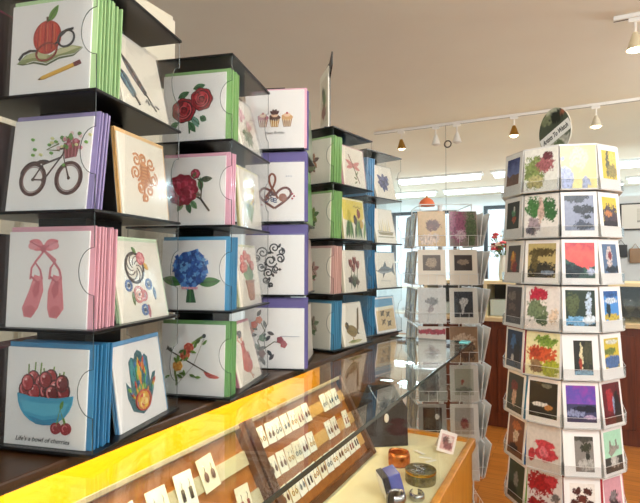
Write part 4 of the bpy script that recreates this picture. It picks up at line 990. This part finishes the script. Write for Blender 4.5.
WPIC = {
 (0, 0): ('kraft card with a brown fruit branch', p_splash('#c9a878', [('#6a3c30', .55, .6, .26, .18), ('#e0c8b4', .4, .2, .4, .16)], 41), 'f', '#c9a878'),
 (0, 1): ('dense pink blossom card', p_splash('#8a7a72', [('#a05a78', .3, .6, .34, .5), ('#5a6a44', .8, .5, .2, .5), ('#d8b8c4', .4, .3, .2, .16)], 42, 12), 'f', '#b09a94'),
 (1, 0): ('cream card with a small brown square picture', p_splash('#5c4c40', [('#b09a80', .5, .5, .3, .3)], 43, 8), 's', '#e6dac8'),
 (1, 1): ('cream card with a dark square picture', p_splash('#3c302a', [('#a08a74', .5, .55, .32, .18)], 44, 8), 's', '#e8dccb'),
 (2, 0): ('white card with a faint bird sketch', p_splash('#d8d4cc', [('#8a8884', .5, .62, .22, .1), ('#a89a96', .45, .4, .1, .12)], 45, 6), 'f', '#e4e0d8'),
 (2, 1): ('black card with a white elephant', p_splash('#22242c', [('#d8d6d4', .5, .6, .22, .18), ('#d0cecc', .45, .34, .08, .22)], 46, 4), 'm', '#e2dcd0'),
 (3, 0): ('red banded white card', p_splash('#cfc8c0', [('#a03a48', .5, .86, .7, .08), ('#8a6a5a', .5, .3, .3, .1)], 47), 'f', '#c4b8ac'),
 (3, 1): ('brown patterned card', p_splash('#8a6a4c', [('#c0a890', .5, .6, .4, .2), ('#4a3424', .6, .3, .3, .3)], 48, 9), 'f', '#a08c78'),
 (4, 0): ('dark grey oval card', p_splash('#8a8680', [('#3a302e', .4, .5, .36, .3)], 49, 3), 'f', '#8f8a84'),
 (4, 1): ('greenish card with a small red fox', p_splash('#a8a898', [('#a84c3c', .4, .5, .1, .1), ('#7a8270', .5, .2, .4, .1)], 50, 5), 'm', '#d0ccc4'),
 (5, 0): ('black card with white disc', p_splash('#181616', [('#e0dcd8', .75, .66, .12, .11)], 51, .5), 'm', '#8f8a86'),
 (5, 1): ('grey card with a maroon figure', p_splash('#b0aaa4', [('#8a3a44', .5, .4, .2, .2)], 52), 'm', '#dcd8d2'),
 (6, 0): ('pale card with a green stem', p_splash('#dcd6cc', [('#6a8a4a', .5, .5, .1, .3)], 53), 'f', '#e4e0d8'),
 (6, 1): ('white card with a blue vase', p_splash('#dcd6cc', [('#4a6a9a', .5, .4, .2, .24)], 54), 'f', '#e4e0d8'),
}
W_M = Matrix.Translation((RX, RY, 0)) @ Matrix.Rotation(R(RROT), 4, 'Z')
rw2 = 'top second third fourth fifth sixth seventh eighth'.split()
def wire_slot(q, k, cx, dy=0.0, lean=5.0):
    return W_M @ Matrix.Rotation(q * PI / 2, 4, 'Z') @ Matrix.Translation((cx, -hs + .03 - .038 + dy, WTOP - (k + 1) * WP + .0016)) @ Matrix.Rotation(R(-lean), 4, 'X')
for (k, c), (nm, fn, kind, facec) in WPIC.items():
    cx = (-.0725, .0725)[c]
    pw, ph, pz = {'f': (.124, .159, .0015), 's': (.082, .072, .065), 'm': (.086, .118, .028)}[kind]
    greeting_card(wire_slot(0, k, cx), .128, .163, f'{nm}, {rw2[k]} row of the white wire rack', None, None, ('#b8404e', .121, .163, 0) if k in (1, 2) else None, paint(facec, .5), k in (2, 4), 'greeting card', (fn, pw, ph, 0, pz))
    for i in range(2):
        stack_card(wire_slot(0, k, cx, .0065 + .0065 * i), .12, .155 + .003 * i, ['#a03444', '#d8d2c8'][i] if k in (0, 1, 2) else '#d0cac2', f'plain card stacked behind the {nm}, wire rack', f'cards behind the {nm}', .005)
DK = [p_splash('#4a4a34', [('#b8a868', .5, .6, .3, .3), ('#2a2c24', .4, .3, .3, .2), ('#c8c0a8', .7, .3, .2, .2)], 60 + k, 10) for k in range(5)]
for k in range(6):
    for cx, side_w in ((-.0725, 'farther'), (.0725, 'nearer')):
        greeting_card(wire_slot(3, k, cx), .12, .157, f'dark floral card, {side_w} column, {rw2[k]} row, left face of wire rack', None, None, None, paint('#d0c8b4', .5), False, 'greeting card', (DK[k % 5], .116, .153, 0, .0015))
        for i in range(1):
            stack_card(wire_slot(3, k, cx, .0065 + .0065 * i), .12, .155, '#cfc8ba', f'plain card behind the floral one, {side_w} column, {rw2[k]} row, left rack side', f'cards behind the {side_w} floral card of row {rw2[k]}', .005)
for k in range(7):
    for cx in (-.0725, .0725):
        for i in range(3):
            stack_card(wire_slot(1, k, cx, .012 - .012 * i, 2.0 - 7 * i), .12, .158, rs.choice(['#efeeec', '#e4e2de', '#d8d6d4']), f'white card seen edge on, {rw2[k]} row, right face of the wire rack', f'edge on cards of the {rw2[k]} row', .005)
# orange paper dome on top of the rack
dm = empty('paper_dome', (RX - .05, RY - .06, WTOP + .0225), 0, 'small orange domed ornament on top of the wire rack', 'ornament')
MB().lathe([(.048, 0), (.047, .014), (.038, .034), (.02, .048), (.004, .053)], paint('#ea7a4c', .5), 20, Matrix.Diagonal((.8, .8, .8, 1))).build('dome', dm, smooth=True)
MB().lathe([(.005, .053), (.006, .062), (.001, .07)], GOLD, 10, Matrix.Diagonal((.8, .8, .8, 1))).build('finial', dm)

# ================================================================== BACK COUNTER AND WHAT STANDS ON IT
bk = empty('back_counter', (1.0, 4.7, 0), 0, 'reddish brown panelled wooden counter across the back of the shop', 'counter')
ch(MB().box(-1.25, 3.2, 4.45, 5.0, 0, .90, DARKWOOD), 'counter_body', bk)
ch(MB().box(-1.28, 3.23, 4.41, 5.03, .90, .935, paint('#cdb68c', .4)), 'counter_top', bk, bevel=.004)
for k in range(8):
    x = -1.2 + k * .55
    pn = MB(); pn.box(x + .05, x + .5, 4.438, 4.45, .12, .84, DARKWOOD)
    ch(pn, 'door_panel', bk, bevel=.008)
cs = empty('counter_showcase', (1.0, 4.75, .935), 0, 'low glass showcase with cream top standing on the back counter', 'showcase')
ch(MB().box(-1.25, 3.2, 4.5, 5.0, 1.215, 1.245, paint('#e2d2a4', .45)), 'top', cs, bevel=.003)
ch(MB().box(-1.25, 3.2, 4.985, 5.0, .935, 1.215, paint('#4a4238', .5)), 'back', cs)
ch(MB().box(-1.24, 3.19, 4.502, 4.506, .935, 1.215, GLASS), 'glass_front', cs)
for x in (-1.25, -.72, .2, 1.1, 2.1, 3.17): ch(MB().box(x, x + .03, 4.5, 4.985, .935, 1.215, paint('#d9cba4', .45)), 'divider', cs)
GLS = thin_glass('drinking_glass', (.94, .96, .96), 1.6)
gb = MB().lathe([(.034, 0), (.034, .003), (.006, .008), (.005, .075), (.02, .085), (.038, .11), (.04, .14), (.034, .17)], GLS, 16, closed=False).build('wine_glass', smooth=True)
gx = [0.29 + .092 * i for i in range(8)]
for i in range(16):
    o = gb if i == 0 else copy_tree(gb)
    o.location = (gx[i % 8], 4.60 + .15 * (i // 8), .9352)
    tag(o, 'clear stemmed glass standing in the low showcase on the back counter', 'wine glass', 'glasses in the back showcase')
wbx = [(-1.1, .12, .10, '#efefec'), (-.95, .1, .16, '#e4e6e4'), (-.83, .08, .12, '#f2f2f0'), (-.61, .13, .14, '#e9e9e6'), (-.48, .1, .08, '#dfe2e0'), (-.34, .12, .18, '#eeeeea')]
for x, w, h, c in wbx:
    o = MB().box(-w / 2, w / 2, -.05, .05, 0, h, paint(c, .45)).box(-w / 2 - .003, w / 2 + .003, -.053, .053, h - .02, h + .002, paint(c, .45)).build('gift_box', bevel=.003)
    o.location = (x, 4.62, .9355); tag(o, 'small white lidded gift box in the left of the back showcase', 'box', 'white gift boxes')
# vase of flowers
vx, vy, vz = -.57, 4.66, 1.2455
va = empty('flower_vase', (vx, vy, vz), 0, 'slim white vase of red and cream flowers on the back showcase', 'vase')
MB().lathe([(.035, 0), (.045, .05), (.04, .14), (.03, .2), (.036, .225)], paint('#dcdcd0', .3), 18).build('vase_body', va, smooth=True)
rv = random.Random(44)
for k in range(26):
    a, rr2, hh = rv.random() * 6.28, .13 * math.sqrt(rv.random()), .27 + rv.random() * .14
    x, y = rr2 * math.cos(a), rr2 * math.sin(a) * .8
    st = MB().tube([(0, 0, .19), (x * .5, y * .5, .25), (x, y, hh)], .003, paint('#4a6a34', .6), 5).build('stem', va)
    m = paint(rv.choice(['#a82c38', '#c8505a', '#efe6d0', '#d8a8a0', '#7a1c2a', '#e8c8b8']), .6)
    fl = MB()
    for j in range(6): fl.ball((x + .013 * math.cos(j * 1.05), y + .013 * math.sin(j * 1.05), hh), .014, .014, .012, m, 8, 5)
    fl.ball((x, y, hh + .006), .013, .013, .012, m, 8, 5).build('flower', st, smooth=True)
lf = MB()
for k in range(50):
    a, rr2, hh = rv.random() * 6.28, .12 * math.sqrt(rv.random()), .2 + rv.random() * .16
    M = Matrix.Translation((rr2 * math.cos(a), rr2 * math.sin(a), hh)) @ Matrix.Rotation(a, 4, 'Z') @ Matrix.Rotation(rv.uniform(-1, .4), 4, 'Y')
    lf.add([(0, 0, 0), (.022, .012, .004), (.05, 0, 0), (.022, -.012, .004)], [(0, 1, 2, 3)], paint('#3f6a34', .6), M)
lf.build('foliage', va)
# picture and hanging goods on the partition
pf_ = empty('framed_sketch', (.97, 5.985, 1.74), 0, 'white matted sketch of a low building in a dark frame on the back wall', 'picture')
MB().box(-.55, .55, -.012, .0, 0, .28, paint('#2c2c2c', .5)).build('frame', pf_)
MB().box(-.535, .535, -.014, -.0122, .015, .265, paint('#ecebe4', .5)).build('mat', pf_)
picture('picture', pf_, .8, .15, p_splash('#dcdad0', [('#8a867c', .3, .4, .2, .2), ('#a8a49a', .55, .5, .2, .22), ('#6a6860', .75, .35, .14, .14), ('#b8b4aa', .5, .15, .5, .08)], 90, 8), z0=.07, y=-.0148)
for k, (x, z, w, h, c, lab, nm, cat) in enumerate((
    (.425, 1.46, .11, .13, '#24262a', 'black wallet hanging on the white wall below the framed sketch', 'hanging_wallet', 'wallet'),
    (.55, 1.40, .10, .15, '#9a7a5a', 'tan leather pouch hanging beside the black wallet', 'hanging_pouch', 'pouch'),
    (.70, 1.42, .10, .13, '#6d4a34', 'brown leather pouch hanging beside the tan one', 'hanging_pouch', 'pouch'),
    (.86, 1.40, .10, .18, '#dcd6c8', 'cream tote hanging right of the brown pouch', 'hanging_tote', 'bag'),
    (1.02, 1.43, .12, .14, '#3a3c44', 'charcoal purse hanging right of the cream tote', 'hanging_purse', 'purse'))):
    r = empty(nm, (x, 5.985, z), 0, lab, cat)
    MB().box(-w / 2, w / 2, -.03, -.006, 0, h, paint(c, .5)).build('body', r, bevel=.006)
    MB().box(-w / 2, w / 2, -.033, -.0302, h * .5, h * .98, paint(c, .45)).build('flap', r, bevel=.002)
    MB().tube([(-w * .3, -.015, h), (0, -.01, h + .05), (w * .3, -.015, h)], .003, paint(c, .5), 5).build('strap', r)
    MB().tube([(0, 0, h + .052), (0, -.03, h + .048)], .003, paint('#b8b8b4', .3, 1), 5).build('hook', r)
# tall plain shelving on the far side of the shop, left of the door
sh = empty('wall_shelves', (-2.9, 8.6, 0), 0, 'tall pale shelving unit near the far window', 'shelving')
for z in (.05, .5, .95, 1.4): ch(MB().box(-3.5, -2.1, 8.4, 8.8, z, z + .03, paint('#d8d2c4', .5)), 'shelf', sh)
for x in (-3.5, -2.12): ch(MB().box(x, x + .025, 8.4, 8.8, 0, 1.6, paint('#d8d2c4', .5)), 'upright', sh)

# ================================================================== CEILING FITTINGS
TRK = paint('#e8e6e0', .4); BULB = emit('warm_bulb', (1.0, .80, .52), 14); BRASS = paint('#b08a4a', .3, 1)
def track(name, x0, x1, y, label):
    r = empty(name, ((x0 + x1) / 2, y, CEILZ), 0, label, 'track')
    ch(MB().box(x0, x1, y - .017, y + .017, CEILZ - .022, CEILZ - .0005, TRK), 'rail', r)
    ch(MB().box(x0, x1, y - .005, y + .005, CEILZ - .0225, CEILZ - .0221, paint('#55524c', .5)), 'slot', r)
track('lighting_track', -1.72, 3.2, 4.45, 'long white lighting track across the ceiling with several lamps')
track('lighting_track', .19, 3.0, 2.93, 'nearer short white lighting track at the ceiling edge')
def spot(x, y, m, bulb, label, tilt=0.0, energy=22, size=1.0):
    r = empty('track_spotlight', (x, y, CEILZ - .023), 0, label, 'spotlight', 'track spotlights')
    MB().box(-.03, .03, -.012, .012, -.02, 0, TRK).build('adapter', r)
    MB().tube([(0, 0, -.02), (0, 0, -.08)], .006, TRK, 8).build('stem', r)
    Mx = Matrix.Translation((0, 0, -.075)) @ Matrix.Rotation(tilt, 4, 'X')
    MB().lathe([(.012, 0), (.02, -.02), (.030, -.05), (.042, -.088)], m, 18, Mx, closed=False).build('shade', r, smooth=True)
    MB().ball((0, 0, -.080), .034, .034, .022, bulb, 12, 8, Mx).build('bulb', r, smooth=True)
    if energy:
        ld = bpy.data.lights.new('spot_light', 'SPOT'); ld.energy = energy; ld.spot_size = R(120); ld.spot_blend = .8; ld.color = (1, .9, .76); ld.shadow_soft_size = .04
        lo = bpy.data.objects.new('spot_light', ld); C.objects.link(lo); lo.location = (x, y, CEILZ - .023 - .20); lo.rotation_euler = (tilt, 0, 0)
OFF = paint('#d8d4cc', .4)
spot(-1.45, 4.45, BRASS, BULB, 'glowing spotlight at the left end of the long track', .2)
spot(-1.12, 4.45, TRK, OFF, 'slim white unlit spotlight on the long track, second from its left end', 0, 0)
spot(-.93, 4.45, TRK, OFF, 'slim white unlit spotlight on the long track, third from its left end', 0, 0)
spot(-.45, 4.45, BRASS, BULB, 'brass lit spotlight on the long track left of the oval sign', 0)
spot(.16, 4.45, paint('#d8d0bc', .3), BULB, 'pale lit spotlight on the long track right of the oval sign', 0)
spot(1.6, 4.45, BRASS, BULB, 'brass spotlight on the long track beyond the picture edge', 0)
spot(.285, 2.93, paint('#e0d2b0', .3), BULB, 'bright spotlight on the nearer short track', 0, 10)
spot(1.2, 2.93, BRASS, BULB, 'brass spotlight on the nearer track beyond the picture edge', 0, 10)
hw = empty('hanging_wire', (-1.03, 4.45, CEILZ - .0225), 0, 'thin wire with a small dark ring hanging from the lighting track', 'hanging wire')
MB().tube([(0, 0, 0), (0, 0, -1.0)], .0022, paint('#8a8a86', .4), 5).build('wire', hw)
MB().tube([(.018 + .03 * math.cos(i * PI / 8), 0, -.17 + .03 * math.sin(i * PI / 8)) for i in range(16)], .006, paint('#55524c', .4), 6, cyclic=True).build('ring', hw, smooth=True)
COOL = emit('cool_tube', (.80, .96, 1.0), 3.0)
def fluoro(x0, x1, y, label, group):
    r = empty('fluorescent_light', ((x0 + x1) / 2, y, CEILZ), 0, label, 'ceiling light', group)
    ch(MB().box(x0, x1, y - .09, y + .09, CEILZ - .03, CEILZ - .0005, paint('#e4e6e6', .4)), 'housing', r)
    ch(MB().box(x0 + .04, x1 - .04, y - .085, y + .085, CEILZ - .085, CEILZ - .031, COOL), 'diffuser', r, bevel=.01)
    ld = bpy.data.lights.new('tube_light', 'AREA'); ld.shape = 'RECTANGLE'; ld.size = x1 - x0; ld.size_y = .16; ld.energy = FLUO; ld.color = (.62, .89, 1)
    lo = bpy.data.objects.new('tube_light', ld); C.objects.link(lo); lo.location = ((x0 + x1) / 2, y, CEILZ - .10)
for y, xs, nm in ((7.1, (-3.1, -1.75, -.4, .95, 2.3), 'nearer'), (8.5, (-2.75, -1.4, -.05, 1.3, 2.65), 'farther')):
    for i, x in enumerate(xs):
        fluoro(x - .62, x + .62, y, f'bright fluorescent fitting, {["first", "second", "third", "fourth", "fifth"][i]} from the left in the {nm} row', f'{nm} row of fluorescent lights')
# globe lamps added out of view to brighten the cards and ceiling
for i, (x, y) in enumerate(((.9, .5), (.9, -1.6), (2.7, 1.0), (1.7, 3.6))):
    r = empty('added_globe_lamp', (x, y, CEILZ), 0, f'added unseen globe lamp over the {["aisle", "shop front", "right side", "middle of the shop"][i]}', 'ceiling light')
    MB().tube([(0, 0, 0), (0, 0, -.24)], .006, TRK, 8).build('rod', r)
    MB().ball((0, 0, -.33), .10, .10, .10, thin_glass('opal_glass', (.97, .96, .93), .5), 20, 12).build('globe', r, smooth=True)
    MB().ball((0, 0, -.33), .03, .03, .03, emit('added_globe_bulb', (1, .95, .86), 8), 12, 8).build('bulb', r, smooth=True)
    ld = bpy.data.lights.new('added_globe_light', 'POINT'); ld.shadow_soft_size = .09; ld.energy = FILL_GLOBE_W; ld.color = (.94, .97, 1)
    lo = bpy.data.objects.new('added_globe_light', ld); C.objects.link(lo); lo.location = (x, y, CEILZ - .33)
# lamp strip inside the showcase
ld = bpy.data.lights.new('case_lamp', 'AREA'); ld.shape = 'RECTANGLE'; ld.size = .05; ld.size_y = 2.3; ld.energy = CASE_W; ld.color = (1, .84, .58)
lo = bpy.data.objects.new('case_lamp', ld); C.objects.link(lo); lo.location = (LX - .033, .68, GT - .016); lo.rotation_euler = (0, R(-25), 0)

ld = bpy.data.lights.new('case_back_lamp', 'AREA'); ld.shape = 'RECTANGLE'; ld.size = .04; ld.size_y = 2.3; ld.energy = CASE_B; ld.color = (1, .82, .42)
lo = bpy.data.objects.new('case_back_lamp', ld); C.objects.link(lo); lo.location = (LX - .10, .68, GT - .018); lo.rotation_euler = (0, R(62), 0)
# ================================================================== WORLD, CAMERA
w = bpy.data.worlds.new('daylight'); scene.world = w; w.use_nodes = True
w.node_tree.nodes['Background'].inputs['Color'].default_value = (.80, .90, 1, 1); w.node_tree.nodes['Background'].inputs['Strength'].default_value = WORLD
cam = bpy.data.cameras.new('camera'); co = bpy.data.objects.new('camera', cam); C.objects.link(co)
cam.sensor_width = 36; cam.lens = 490 / 640 * 36; cam.clip_start = .01
co.location = (0, 0, EYE); co.rotation_euler = (R(90 + 1.35), 0, R(27.5))
scene.camera = co
scene.view_settings.view_transform = 'Standard'; scene.view_settings.look = 'None'; scene.view_settings.gamma = 1; scene.view_settings.use_curve_mapping = False
scene.view_settings.exposure = EXPO
scene.cycles.transparent_max_bounces = 32; scene.cycles.max_bounces = 8; scene.cycles.use_denoising = True
scene.cycles.sample_clamp_indirect = 4
